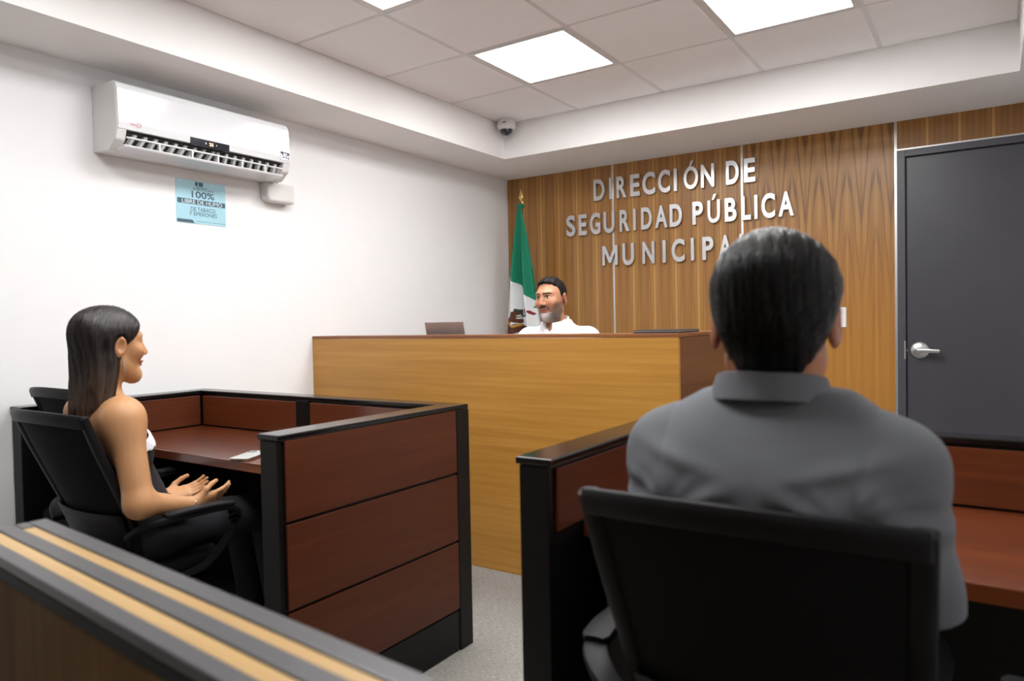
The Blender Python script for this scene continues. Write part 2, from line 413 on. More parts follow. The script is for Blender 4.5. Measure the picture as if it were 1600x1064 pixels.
for row, base in zip(SIGN, (2.127, 1.878, 1.629)):
    for ch, x0, x1 in row:
        if ch == 'M':
            mo = [(0,0),(.17,0),(.17,.64),(.44,.12),(.56,.12),(.83,.64),(.83,0),(1,0),(1,1),(.8,1),(.5,.4),(.2,1),(0,1)]
            pm_ = MB().prism([(a*CAP, b*CAP) for a, b in mo], 'z', -.01, .01); v, f = np.array(pm_.v), pm_.f
        else: v, f = text_mesh(ch, .02, .02 if ch in 'ÓÚ' else .03)
        x0 += .004; x1 -= .004
        sc = .146/CAP
        v[:, 0] = x0+(v[:, 0]-v[:, 0].min())/(v[:, 0].max()-v[:, 0].min())*(x1-x0)
        zz = base+v[:, 1]*sc; yy = YB-.016-v[:, 2]
        b = MB().add(np.c_[v[:, 0], yy, zz].tolist(), f)
        obj('letter', b, M['steel'], sg)

# ------------------------------------------------------------------ air conditioner
ac = thing('air_conditioner', 'white wall-mounted split air conditioner under the soffit on the left wall', 'air conditioner', (XL, 2.1, 2.0))
AY0, AY1 = 1.648, 2.565
prof = [(0, 2.0), (.13, 1.992), (.19, 2.035), (.203, 2.075), (.205, 2.11), (.198, 2.25), (.185, 2.275), (.16, 2.288), (0, 2.293)]
P = lambda pr: [(XL+a, b) for a, b in pr]
body = MB()
for a, b in ((AY0, AY0+.045), (AY1-.045, AY1)): body.prism(P(prof), 'y', a, b)
notch = [(0, 2.0), (.105, 1.994), (.105, 2.03), (.135, 2.068), (.19, 2.085), (.16, 2.288), (0, 2.293)]
body.prism(P(notch), 'y', AY0+.045, AY1-.045)
obj('body', body, M['white_matt'], ac, bevel=.006)
obj('front_panel', MB().prism(P([(.185, 2.08), (.207, 2.078), (.21, 2.11), (.203, 2.252), (.19, 2.279), (.165, 2.292), (.165, 2.27), (.188, 2.24)]), 'y', AY0+.004, AY1-.004), M['white_plastic'], ac, bevel=.004)
obj('outlet', MB().prism(P([(.106, 2.012), (.108, 2.03), (.137, 2.066), (.18, 2.08), (.183, 2.074), (.142, 2.056), (.114, 2.026), (.112, 2.012)]), 'y', AY0+.047, AY1-.047), M['dark_vent'], ac)
for i in range(17):
    y = AY0+.075+i*.048
    lean = .03*(1 if i < 9 else -1)
    vp = [(.125, y, 2.04), (.168, y+lean*.4, 2.078), (.182, y+lean*.4, 2.066), (.142, y, 2.022)]
    obj('vane', MB().add([(XL+a, b, c_) for a, b, c_ in vp]+[(XL+a, b+.014, c_) for a, b, c_ in vp],
        [(0,1,2,3),(7,6,5,4),(0,4,5,1),(1,5,6,2),(2,6,7,3),(3,7,4,0)]), M['white_matt'], ac)
obj('louver', MB().prism(P([(.192, 2.044), (.2, 2.046), (.2, 2.051), (.192, 2.049)]), 'y', AY0+.045, AY1-.05), M['white_plastic'], ac)
for y in (AY0+.19, AY0+.35, AY0+.485, AY0+.62, AY0+.755):
    obj('louver_bracket', MB().box((XL+.185, y, 2.012), (XL+.199, y+.008, 2.05)), M['white_matt'], ac)
obj('flap', MB().prism(P([(.105, 1.994), (.2, 2.004), (.205, 2.012), (.2, 2.016), (.105, 2.003)]), 'y', AY0+.03, AY1-.05), M['white_plastic'], ac, bevel=.002)
dsp = obj('display', MB().prism(P([(.2, 2.072), (.2105, 2.072), (.2125, 2.107), (.205, 2.11)]), 'y', 1.985, 2.19), M['display'], ac)
def flat_text(name, s, mat, parent, plane, x0, x1, z0, z1, off=0, offset=0):
    """flat printed text on a wall plane: plane = ('x', value) reads along +y, ('y', value) reads along +x"""
    v, f = text_mesh(s, 0, offset); mn, mx = v.min(0), v.max(0)
    a = x0+(v[:, 0]-mn[0])/(mx[0]-mn[0])*(x1-x0); b = z0+(v[:, 1]-mn[1])/(mx[1]-mn[1])*(z1-z0)
    c = np.full(len(a), plane[1])
    pts = np.c_[c, a, b] if plane[0] == 'x' else np.c_[a, c, b]
    mb = MB().add(pts.tolist(), f)
    return obj(name, mb, mat, parent)
flat_text('digits', '25', M['amber'], dsp, ('x', XL+.2135), 2.08, 2.102, 2.082, 2.097, offset=.02)
obj('panel_icon', MB().box((XL+.211, 2.06, 2.087), (XL+.2135, 2.065, 2.094)), M['label'], dsp)
obj('panel_icon', MB().box((XL+.211, 2.118, 2.087), (XL+.2135, 2.121, 2.094)), M['label'], dsp)
flat_text('logo', 'LENNOX', M['red_ink'], ac, ('x', XL+.2115), 1.704, 1.741, 2.1015, 2.1095, offset=.012)
ring = MB(); ring.tube([(XL+.2115, 1.7225+.03*math.cos(a), 2.1055+.0105*math.sin(a)) for a in np.linspace(-1.3, 1.3, 26)], .0008, 6)
obj('logo_ring', ring, M['red_ink'], ac)
lb = obj('rating_label', MB().box((XL+.2105, 2.495, 2.092), (XL+.2125, 2.553, 2.136)), M['label'], ac, label='small white energy label')
lk = MB()
for (a, b, c, d) in ((.002, .018, .031, .043), (.02, .056, .036, .041), (.042, .057, .030, .036), (.01, .018, .024, .031), (.03, .055, .024, .028), (.012, .026, .012, .017), (.032, .039, .01, .018), (.045, .053, .008, .016)):
    lk.box((XL+.2125, 2.495+a, 2.092+c), (XL+.2129, 2.495+b, 2.092+d))
obj('label_print', lk, M['label_ink'], lb)
t = thing('junction_box', 'white plastic pipe cover box on the wall below the air conditioner', 'cover box', (XL, 2.61, 1.9))
obj('cover', MB().prism([(2.515, 2.0), (2.52, 1.925), (2.535, 1.897), (2.70, 1.897), (2.70, 2.0)], 'x', XL, XL+.07), M['white_matt'], t, bevel=.012, seg=3)
obj('pipe_sleeve', MB().box((XL+.004, 2.53, 1.985), (XL+.055, 2.6, 2.004)), M['dark_vent'], t)

# poster
po = thing('wall_poster', 'pale blue smoke-free notice stuck on the left wall under the air conditioner', 'poster', (XL, 2.17, 1.845))
obj('sheet', MB().box((XL, 2.032, 1.738), (XL+.0025, 2.304, 1.952)), M['paper'], po)
pl = ('x', XL+.0034)
pr = MB(); pr.box((XL+.0025, 2.038, 1.833), (XL+.003, 2.302, 1.858))
pr.add([(XL+.003, 2.034, 1.74), (XL+.003, 2.128, 1.74), (XL+.003, 2.116, 1.755), (XL+.003, 2.034, 1.755)], [(0, 1, 2, 3)])
pr.box((XL+.0025, 2.135, 1.749), (XL+.003, 2.3, 1.7505))
for a, b in ((2.135, 2.15), (2.155, 2.178)): pr.box((XL+.0025, a, 1.926), (XL+.003, b, 1.946))
pr.box((XL+.0025, 2.14, 1.918), (XL+.003, 2.2, 1.921))
obj('print', pr, M['ink'], po)
flat_text('print', '100%', M['ink'], po, pl, 2.115, 2.24, 1.866, 1.9, offset=.012)
flat_text('print', 'LIBRE DE HUMO', M['paper_white'], po, pl, 2.062, 2.284, 1.836, 1.855)
flat_text('print', 'DE TABACO', M['ink'], po, pl, 2.108, 2.244, 1.8, 1.82)
flat_text('print', 'Y EMISIONES', M['ink'], po, pl, 2.098, 2.252, 1.777, 1.796)
flat_text('print', 'ESPACIO', M['ink'], po, pl, 2.125, 2.235, 1.904, 1.915)
for y, z in ((2.05, 1.942), (2.225, 1.936), (2.285, 1.912)): obj('tape', MB().box((XL+.0025, y, z), (XL+.003, y+.012, z+.006)), M['paper_white'], po)

# dome camera
t = thing('dome_camera', 'small white dome security camera in the ceiling corner', 'camera', (-2.815, 4.185, ZC))
cx, cy = -2.815, 4.185
obj('housing', MB().lathe([(.058, ZC), (.062, ZC-.01), (.063, ZC-.05), (.056, ZC-.066), (.046, ZC-.07)], (cx, cy, 0), 36), M['white_matt'], t, smooth=True)
obj('dome', MB().lathe([(.045, ZC-.068)]+[(.045*math.cos(a), ZC-.07-.04*math.sin(a)) for a in np.linspace(0, 1.45, 10)], (cx, cy, 0), 32), M['dome'], t, smooth=True)
obj('emblem', MB().box((cx+.012, cy-.064, ZC-.034), (cx+.036, cy-.058, ZC-.029)), M['dark_vent'], t)

# ------------------------------------------------------------------ flag
fl = thing('flag_on_pole', 'green, white and red flag hanging from a pole in the corner behind the bench', 'flag', (-3.05, 4.73, 0))
FXc, FYc = -3.05, 4.72
obj('pole', MB().tube([(FXc, FYc, .05), (FXc, FYc, 2.15)], .014, 16), M['bench_side'], fl, smooth=True)
obj('finial', MB().lathe([(.012, 2.13), (.02, 2.135), (.02, 2.15), (.009, 2.155), (.008, 2.165), (.014, 2.17), (.022, 2.182), (.015, 2.205), (.006, 2.235), (.0008, 2.252)], (FXc, FYc, 0), 20, sy=.45), M['gold'], fl, smooth=True)
obj('base', MB().lathe([(.14, 0), (.14, .015), (.05, .04), (.022, .12), (.02, .13)], (FXc, FYc, 0), 32), M['gold'], fl, smooth=True)
nu, nv = 110, 420
Z = np.linspace(2.105, .5, nv); U = np.linspace(0, 1, nu)
xl = np.interp(Z, [.5, 1.159, 1.35, 1.587, 1.85, 2.05, 2.105], [-3.262, -3.208, -3.19, -3.165, -3.115, -3.075, -3.066])
xr = np.interp(Z, [.5, 1.159, 1.417, 1.575, 1.85, 1.974, 2.05, 2.105], [-2.83, -2.885, -2.922, -2.941, -2.985, -3.007, -3.025, -3.034])
UU, ZZ = np.meshgrid(U, Z); XX = xl[:, None]+.036+(xr-xl)[:, None]*UU
wid = (xr-xl)[:, None]
amp = np.clip(wid*.16, 0, .04)
YY = FYc-.085+amp*(np.sin(UU*2*PI*2.1+1.0+.5*np.sin(ZZ*2))+.45*np.sin(UU*2*PI*4.3+ZZ*1.5+.6))
vid = np.arange(nu*nv).reshape(nv, nu)
q = np.stack([vid[:-1, :-1], vid[:-1, 1:], vid[1:, 1:], vid[1:, :-1]], -1).reshape(-1, 4)
mb = MB(); mb.v = np.c_[XX.ravel(), YY.ravel(), ZZ.ravel()].tolist(); mb.f = [tuple(r) for r in q.tolist()]; mb.mi = [0]*len(mb.f)
cloth = obj('cloth', mb, M['flag'], fl, smooth=True)
def set_pigment(o, cols):
    a = o.data.color_attributes.new('pigment', 'FLOAT_COLOR', 'POINT')
    c = np.ones((len(o.data.vertices), 4), np.float32); c[:, :3] = cols; a.data.foreach_set('color', c.ravel())
px = 792+(XX-.036-(-3.205))/.00609; py = 515-(ZZ-1.159)/.00487       # print coordinates on the cloth, 1 unit = about 5 mm
green, white, red = s2l((24, 128, 96)), s2l((226, 228, 230)), s2l((190, 30, 50))
bnd = 430+(px-797)*.60+.012*(px-797)**2
cc = np.empty(XX.shape+(3,)); cc[:] = white
cc[py < bnd] = green; cc[py > bnd+112] = red
def blob(pts, r, col):
    d = np.full(XX.shape, 1e9)
    for (ax, ay), (bx, by) in zip(pts[:-1], pts[1:]):
        vx, vy = bx-ax, by-ay; tt = np.clip(((px-ax)*vx+(py-ay)*vy)/(vx*vx+vy*vy+1e-9), 0, 1)
        d = np.minimum(d, np.hypot(px-ax-tt*vx, py-ay-tt*vy))
    cc[d < r] = col
brown, gold_, dk, lime = s2l((92, 52, 34)), s2l((196, 150, 60)), s2l((38, 70, 62)), s2l((70, 130, 80))
blob([(797, 512), (799, 503), (806, 497), (813, 500)], 5, brown)       # outspread wing
blob([(803, 495), (811, 489), (815, 486)], 3.2, brown)                 # neck and breast
blob([(799, 522), (812, 512), (826, 516)], 6, brown)
blob([(796, 500), (801, 508), (809, 510), (814, 507)], 1.5, gold_)
blob([(800, 527), (813, 534), (828, 527)], 3, lime)
blob([(811, 484), (815, 487), (815, 493), (821, 494), (826, 492)], 1.5, dk)   # snake loops
blob([(822, 484), (823, 489), (829, 490), (829, 494)], 1.4, dk)
blob([(823, 484), (822, 487)], 1.2, s2l((130, 70, 50)))
blob([(832, 487), (835, 491)], 1.5, s2l((130, 30, 40)))
blob([(836, 480), (840, 481)], 1.8, lime)
blob([(812, 497), (820, 498)], 1.1, s2l((225, 225, 225)))
set_pigment(cloth, cc.reshape(-1, 3))
obj('knot', MB().lathe([(.022, 2.1), (.03, 2.112), (.027, 2.125), (.018, 2.132)], (FXc+.004, FYc-.012, 0), 20), plain('green_cloth', green, .7), fl, smooth=True)
sol = cloth.modifiers.new('thick', 'SOLIDIFY'); sol.thickness = .0015

# ------------------------------------------------------------------ judge bench
BY, BT = 2.856, 1.155; BX0, BX1 = XL+.003, -1.083
bn = thing('judge_bench', 'tall honey-coloured walnut judge bench across the back of the room', 'bench', (-2.2, 3.2, 0))
obj('front_panel', MB().box((BX0, BY, .0), (BX1-.0005, BY+.02, BT-.017)), M['bench'], bn, bevel=.001)
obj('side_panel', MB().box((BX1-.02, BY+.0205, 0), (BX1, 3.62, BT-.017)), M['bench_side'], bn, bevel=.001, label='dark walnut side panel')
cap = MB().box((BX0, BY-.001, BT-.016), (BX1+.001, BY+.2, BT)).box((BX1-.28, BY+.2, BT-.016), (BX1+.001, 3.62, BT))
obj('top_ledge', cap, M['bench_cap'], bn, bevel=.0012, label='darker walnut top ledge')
obj('worktop', MB().box((BX0, BY+.02, .975), (BX1-.02, 3.38, 1.0)), M['bench_cap'], bn, bevel=.002)
obj('dais', MB().box((BX0, BY+.021, 0), (BX1-.021, YB-.002, .15)), M['carpet'], floor)
# laptop on the bench worktop
lp = thing('laptop', 'open grey laptop seen from behind on top of the bench', 'laptop', (-2.55, 3.2, 1.0), .04)
obj('keyboard_base', MB().box((-.133, -.03, .001), (.133, .16, .015)), M['laptop'], lp, bevel=.004, world=False)
lid = MB().add([(-.133, -.03, .014), (.133, -.03, .014), (.133, -.078, .222), (-.133, -.078, .222), (-.133, -.024, .0155), (.133, -.024, .0155), (.133, -.072, .2235), (-.133, -.072, .2235)],
     [(0,1,2,3),(7,6,5,4),(0,4,5,1),(1,5,6,2),(2,6,7,3),(3,7,4,0)])
obj('lid', lid, M['laptop'], lp, bevel=.002, world=False)
obj('screen', MB().add([(-.125, -.0262, .028), (.125, -.0262, .028), (.125, -.0692, .214), (-.125, -.0692, .214)], [(0, 1, 2, 3)]), M['screen'], lp, world=False)
fo = thing('folder', 'thin black folder lying on the right end of the bench ledge', 'folder', (-1.22, 3.06, BT), .1)
obj('cover', MB().box((-.1, -.15, .001), (.11, .17, .007)), M['folder'], fo, bevel=.002, world=False)
obj('papers', MB().box((-.095, -.145, .0072), (.105, .165, .0105)), M['label'], fo, world=False)
obj('cover', MB().box((-.1, -.15, .0107), (.11, .17, .014)), M['folder'], fo, bevel=.0015, world=False)

# ------------------------------------------------------------------ cubicles
def tiles_x(root, x0, x1, y, zs, face):      # tile boards on a panel running along x; face -1 faces -y
    for a, b in zs:
        obj('panel_board', MB().box((x0, y-.008 if face < 0 else y, a), (x1, y if face < 0 else y+.008, b)), M['desk'], root, bevel=.0015)
def tiles_y(root, y0, y1, x, zs, face):
    for a, b in zs:
        obj('panel_board', MB().box((x if face > 0 else x-.008, y0, a), (x+.008 if face > 0 else x, y1, b)), M['desk_y'], root, bevel=.0015)
ROWS = [(.158, .403), (.413, .655), (.665, .893)]
def wing(root, x0, x1, y0, y1):              # panel running along y
    obj('panel_frame', MB().box((x0+.009, y0, 0), (x1-.009, y1, .893)), M['black_metal'], root, bevel=.003)
    obj('top_cap', MB().box((x0, y0-.003, .894), (x1, y1, .911)), M['black_cap'], root, bevel=.004)
    obj('kick_plate', MB().box((x0+.004, y0+.03, .004), (x1-.004, y1-.0, .15)), M['black_metal'], root, bevel=.002)
def cubicle(label, x0, x1, y0, y1, lw, rw, desk_y, group):
    root = thing('cubicle_desk', label, 'cubicle', ((x0+x1)/2, (y0+y1)/2, 0), group=group)
    th = .095; yb = y1-.08
    if lw: wing(root, x0, x0+th, y0, y1); tiles_y(root, y0+.025, yb-.005, x0+th-.009, [(.745, .886)], 1)
    if rw:
        wing(root, x1-th, x1, y0, y1); tiles_y(root, y0+.02, yb+.005, x1-.009, ROWS, 1)
        tiles_y(root, y0+.025, yb-.005, x1-th+.009, [(.745, .886)], -1)
        obj('corner_post', MB().box((x1-th, yb+.006, 0), (x1+.0005, y1+.001, .893)), M['black_metal'], root, bevel=.003)
    if lw and not rw: tiles_y(root, y0+.025, yb-.005, x0+.009, ROWS, -1)
    bx0, bx1 = x0+(th if lw else 0), x1-(th if rw else 0)
    obj('panel_frame', MB().box((bx0, yb+.009, 0), (bx1, y1-.009, .893)), M['black_metal'], root, bevel=.002)
    obj('top_cap', MB().box((bx0+.0005, yb, .894), (bx1-.0005, y1, .911)), M['black_cap'], root, bevel=.004)
    mid = (-2.53, -2.44) if lw and rw else None
    segs = [(bx0+.01, mid[0]), (mid[1], bx1-.005)] if mid else [(bx0+.01, bx1-.01)]
    for a, b in segs:
        tiles_x(root, a, b, yb+.009, [(.745, .886)], -1); tiles_x(root, a, b, y1-.009, ROWS, 1)
    if mid: obj('joint_post', MB().box((mid[0]+.002, yb-.001, .0), (mid[1]-.002, yb+.009, .893)), M['black_metal'], root, bevel=.002)
    obj('worktop', MB().box((bx0, desk_y, .705), (bx1, yb, .74)), M['desk'], root, bevel=.003)
    obj('modesty_panel', MB().box((bx0, yb-.03, .02), (bx1, yb-.002, .704)), M['under'], root)
    ped = obj('drawer_unit', MB().box((bx0+.03, desk_y+.06, .03), (bx0+.34, yb-.04, .69)) if not rw else MB().box((bx1-.33, desk_y+.06, .03), (bx1-.02, yb-.04, .69)), M['under'], root, bevel=.003)
    px0 = bx0+.03 if not rw else bx1-.33
    for k, (a, b) in enumerate(((.04, .25), (.26, .47), (.48, .68))):
        obj('drawer_front', MB().box((px0+.005, desk_y+.045, a), (px0+.305, desk_y+.06, b)), M['under'], ped, bevel=.002)
    return root
cubicle('mahogany and black cubicle desk against the left wall, with a phone on it', XL, -1.645, 1.29, 2.155, True, True, 1.57, 'cubicle desks in front of the bench')
cubicle('mahogany and black cubicle desk on the right, in front of the man in grey', -.9, XR, 1.35, 2.15, True, False, 1.49, 'cubicle desks in front of the bench')
# mobile phone
ph = thing('mobile_phone', 'silver mobile phone lying face down on the left cubicle desk', 'phone', (-2.255, 1.635, .74), .42)
def rrect(w, h, r, n=6):
    pts = []
    for cx_, cy_, a0 in ((w-r, h-r, 0), (-w+r, h-r, PI/2), (-w+r, -h+r, PI), (w-r, -h+r, 1.5*PI)):
        pts += [(cx_+r*math.cos(a0+PI/2*i/n), cy_+r*math.sin(a0+PI/2*i/n)) for i in range(n+1)]
    return pts
obj('phone_body', MB().prism(rrect(.037, .076, .012), 'z', .0005, .0075), M['phone_edge'], ph, world=False, bevel=.001)
cs = obj('back_case', MB().prism(rrect(.036, .075, .011), 'z', .0076, .0105), M['phone'], ph, world=False, bevel=.001, label='silver back with camera rings')
obj('camera_bump', MB().prism([(a-.014, b+.048) for a, b in rrect(.019, .022, .007)], 'z', .0106, .0125), M['phone'], cs, world=False)
for a, b in ((-.023, .057), (-.023, .038), (-.005, .0475)):
    obj('lens', MB().lathe([(.008, .0125), (.008, .0145), (.006, .015), (.005, .0142)], (a, b, 0), 16), M['glass_lens'], cs, world=False, smooth=True)

# ------------------------------------------------------------------ foreground rail
RL = 2.35
ra = thing('courtroom_rail', 'black and oak barrier rail blurred in the foreground at lower left', 'rail', (-1.318, .5595, 0), -.0855)
def rb(name, a, b, mat, bevel=.002, **kw): return obj(name, MB().box(a, b), mat, ra, bevel=bevel, world=False, **kw)
rb('rail_body', (.008, -.112, .0), (RL, -.006, .862), M['rail_slat'], label='oak veneered rail side')
rb('edge_trim', (0, -.118, .868), (RL, 0, .885), M['rail_edge'])
rb('top_strip', (0, -.028, .8855), (RL, 0, .9), M['rail_black']); rb('top_strip', (0.0, -.073, .8855), (RL, -.047, .9), M['rail_black'])
rb('top_strip', (0, -.118, .8855), (RL, -.095, .9), M['rail_black']); rb('end_strip', (0, -.0469, .8855), (.035, -.0281, .9), M['rail_black']); rb('end_strip', (0, -.0949, .8855), (.02, -.0731, .9), M['rail_black'])
rb('oak_inlay', (.0355, -.0465, .8855), (RL, -.0285, .898), M['rail_wood'], .001); rb('oak_inlay', (.0205, -.0945, .8855), (RL, -.0735, .898), M['rail_wood'], .001)

# ------------------------------------------------------------------ office chairs
def bez(pts, n=8):
    """smooth path through points (Catmull-Rom)"""
    P_ = [Vector(p) for p in pts]; P_ = [2*P_[0]-P_[1]]+P_+[2*P_[-1]-P_[-2]]; out = []
    for i in range(1, len(P_)-2):
        a, b, c, d = P_[i-1:i+3]
        for k in range(n):
            t_ = k/n
            out.append(.5*((2*b)+(c-a)*t_+(2*a-5*b+4*c-d)*t_*t_+(3*b-a-3*c+d)*t_**3))
    out.append(P_[-2]); return out
def back_pt(u, v):
    """backrest surface, u -1..1 across, v 0..1 up"""
    z = .50+.455*v
    hw = np.interp(v, [0, .25, .6, 1], [.185, .204, .214, .222])
    y = np.interp(v, [0, .27, .5, .75, 1], [-.045, -.085, -.13, -.18, -.225])
    y -= .045*(1-u*u)
    return Vector((hw*u, y, z+.012*(1-u*u)*v))
def office_chair():
    t = thing('office_chair', '', 'chair')
    obj('seat', MB().prism(rrect(.24, .225, .08, 6), 'z', .415, .47), M['seat'], t, bevel=.022, seg=4, world=False, smooth=True)
    obj('seat_shell', MB().prism(rrect(.225, .21, .07, 6), 'z', .39, .414), M['plastic'], t, bevel=.008, world=False)
    # mesh sheet
    g = MB(); nu_, nv_ = 20, 20
    for j in range(nv_+1):
        for i in range(nu_+1): g.v.append(tuple(back_pt(-1+2*i/nu_, j/nv_)))
    for j in range(nv_):
        for i in range(nu_):
            a = j*(nu_+1)+i; g.f.append((a, a+1, a+nu_+2, a+nu_+1)); g.mi.append(0)
    o = obj('back_mesh', g, M['seat'], t, world=False, smooth=True); so = o.modifiers.new('t', 'SOLIDIFY'); so.thickness = .004; so.offset = 0
    # frame: sides, deep top bar, lower band
    for s in (-1, 1): obj('back_frame', MB().tube([back_pt(s, v) for v in np.linspace(0, 1, 14)], .016, 12, .013, ref=(0, 1, 0), flat=3), M['plastic'], t, world=False, smooth=True)
    top = MB()
    for i in range(25):
        u = -1.03+2.06*i/24; p = back_pt(max(-1, min(1, u)), 1); p.x = p.x*1.02+ (0 if abs(u) < 1 else .004*np.sign(u))
        d = Vector((0, -.09, .455)).normalized()
        for (aa, bb) in ((-.012, -.035), (-.014, -.008), (-.008, .006), (.004, .006), (.010, -.008), (.010, -.035)):
            top.v.append(tuple(p+Vector((0, aa, 0))+d*bb))
    for i in range(24):
        for j in range(6):
            a = i*6+j; b_ = i*6+(j+1) % 6; top.f.append((a, b_, b_+6, a+6)); top.mi.append(0)
    top.f += [tuple(range(6))[::-1], tuple(range(24*6, 25*6))]; top.mi += [0, 0]
    obj('top_bar', top, M['plastic'], t, world=False, bevel=.003, smooth=True)
    lo = MB()
    for j in range(6):
        for i in range(17): p = back_pt(-.97+1.94*i/16, .0+.3*j/5); lo.v.append((p.x, p.y-.011, p.z))
    for j in range(5):
        for i in range(16):
            a = j*17+i; lo.f.append((a, a+1, a+18, a+17)); lo.mi.append(0)
    o = obj('lumbar_band', lo, M['plastic'], t, world=False, smooth=True); so = o.modifiers.new('t', 'SOLIDIFY'); so.thickness = .012
    obj('back_bracket', MB().tube(bez([(0, -.10, .56), (0, -.13, .47), (0, -.09, .39), (0, 0, .375)]), .035, 12, .014, flat=3), M['plastic'], t, world=False, smooth=True)
    for s in (-1, 1):
        a = obj('armrest', MB().tube(bez([(s*.225, -.10, .57), (s*.275, -.085, .605), (s*.315, -.03, .622), (s*.325, .08, .626), (s*.325, .17, .62), (s*.32, .205, .59), (s*.305, .19, .52), (s*.27, .12, .43), (s*.2, .06, .4)], 6), .023, 12, .011, flat=3), M['plastic'], t, world=False, smooth=True)
        obj('arm_pad', MB().tube(bez([(s*.315, -.04, .634), (s*.324, .03, .638), (s*.325, .12, .636), (s*.323, .19, .628)], 5), [.018]+[.027]*14+[.02], 12, .008, flat=4), M['plastic'], a, world=False, smooth=True)
    obj('tilt_mechanism', MB().box((-.08, -.12, .345), (.08, .1, .389)), M['plastic'], t, bevel=.01, world=False)
    obj('gas_column', MB().lathe([(.027, .11), (.027, .24), (.018, .241), (.018, .35)], (0, 0, 0), 18), M['plastic'], t, world=False, smooth=True)
    for k in range(5):
        an = .3+2*PI*k/5; c, s = math.cos(an), math.sin(an)
        lg = obj('base_leg', MB().tube([(.02*c, .02*s, .11), (.15*c, .15*s, .095), (.29*c, .29*s, .07)], [.03, .024, .018], 10, [.022, .018, .012], flat=3), M['plastic'], t, world=False, smooth=True)
        cs_ = MB()
        for d in (-.014, .014):
            n_ = 16; o_ = len(cs_.v)
            for w_ in (d-.009, d+.009):
                for i in range(n_):
                    a2 = 2*PI*i/n_; rr_ = .028*math.cos(a2)
                    cs_.v.append((.29*c+rr_*c-w_*s, .29*s+rr_*s+w_*c, .0285+.028*math.sin(a2)))
            cs_.f += [tuple(o_+i for i in range(n_)), tuple(o_+n_+i for i in range(n_))[::-1]]+[(o_+i, o_+(i+1) % n_, o_+n_+(i+1) % n_, o_+n_+i) for i in range(n_)]; cs_.mi += [0]*(n_+2)
        obj('caster', cs_, M['plastic'], lg, world=False)
    return t
GR = 'black office chairs'
ch0 = office_chair(); ch0.location = (-2.445, 1.275, 0); ch0['label'] = 'black mesh-back office chair the woman sits on'; ch0['group'] = GR
dup(ch0, (-3.0, 1.56, .027), 0, 'empty black mesh-back office chair by the left wall, beyond the woman', GR)
dup(ch0, (-.289, 1.19, 0), 0, 'black mesh-back office chair the man in the grey polo sits on', GR)
dup(ch0, (-2.03, 3.4, .15), PI, 'black office chair behind the bench under the man in white', GR)

# ------------------------------------------------------------------ people: distance fields turned into one skin
def smin(a, b, k):
    if k <= 0: return np.minimum(a, b)
    h_ = np.maximum(k-np.abs(a-b), 0)/k
    return np.minimum(a, b)-h_*h_*k*.25
def smax(a, b, k): return -smin(-a, -b, k)
def d_rc(P, a, b, r1, r2):
    a = np.array(a, np.float32); b = np.array(b, np.float32); ab = b-a
    t_ = np.clip(((P-a)@ab)/(ab@ab+1e-12), 0, 1)
    return np.linalg.norm(P-a-t_[:, None]*ab, axis=1)-(r1+(r2-r1)*t_)
def d_el(P, c, r, R=None):
    q_ = P-np.array(c, np.float32)
    if R is not None: q_ = q_@np.array(R, np.float32)
    r = np.array(r, np.float32)
    k0 = np.linalg.norm(q_/r, axis=1); k1 = np.linalg.norm(q_/(r*r), axis=1)+1e-9
    return k0*(k0-1)/k1
def rotz(a): c, s = math.cos(a), math.sin(a); return np.array([[c, -s, 0], [s, c, 0], [0, 0, 1.]])
def rotx(a): c, s = math.cos(a), math.sin(a); return np.array([[1, 0, 0], [0, c, -s], [0, s, c]])
def roty(a): c, s = math.cos(a), math.sin(a); return np.array([[c, 0, s], [0, 1, 0], [-s, 0, c]])
def build_sdf(prims):
    """prims: ('rc',a,b,r1,r2,k) ('el',c,r,R,k) ('fn',f,k)"""
    def f(P):
        d = None
        for p in prims:
            if p[0] == 'rc': e = d_rc(P, *p[1:5]); k = p[5]
            elif p[0] == 'el': e = d_el(P, *p[1:4]); k = p[4]
            else: e = p[1](P); k = p[2]
            d = e if d is None else smin(d, e, k)
        return d
    return f
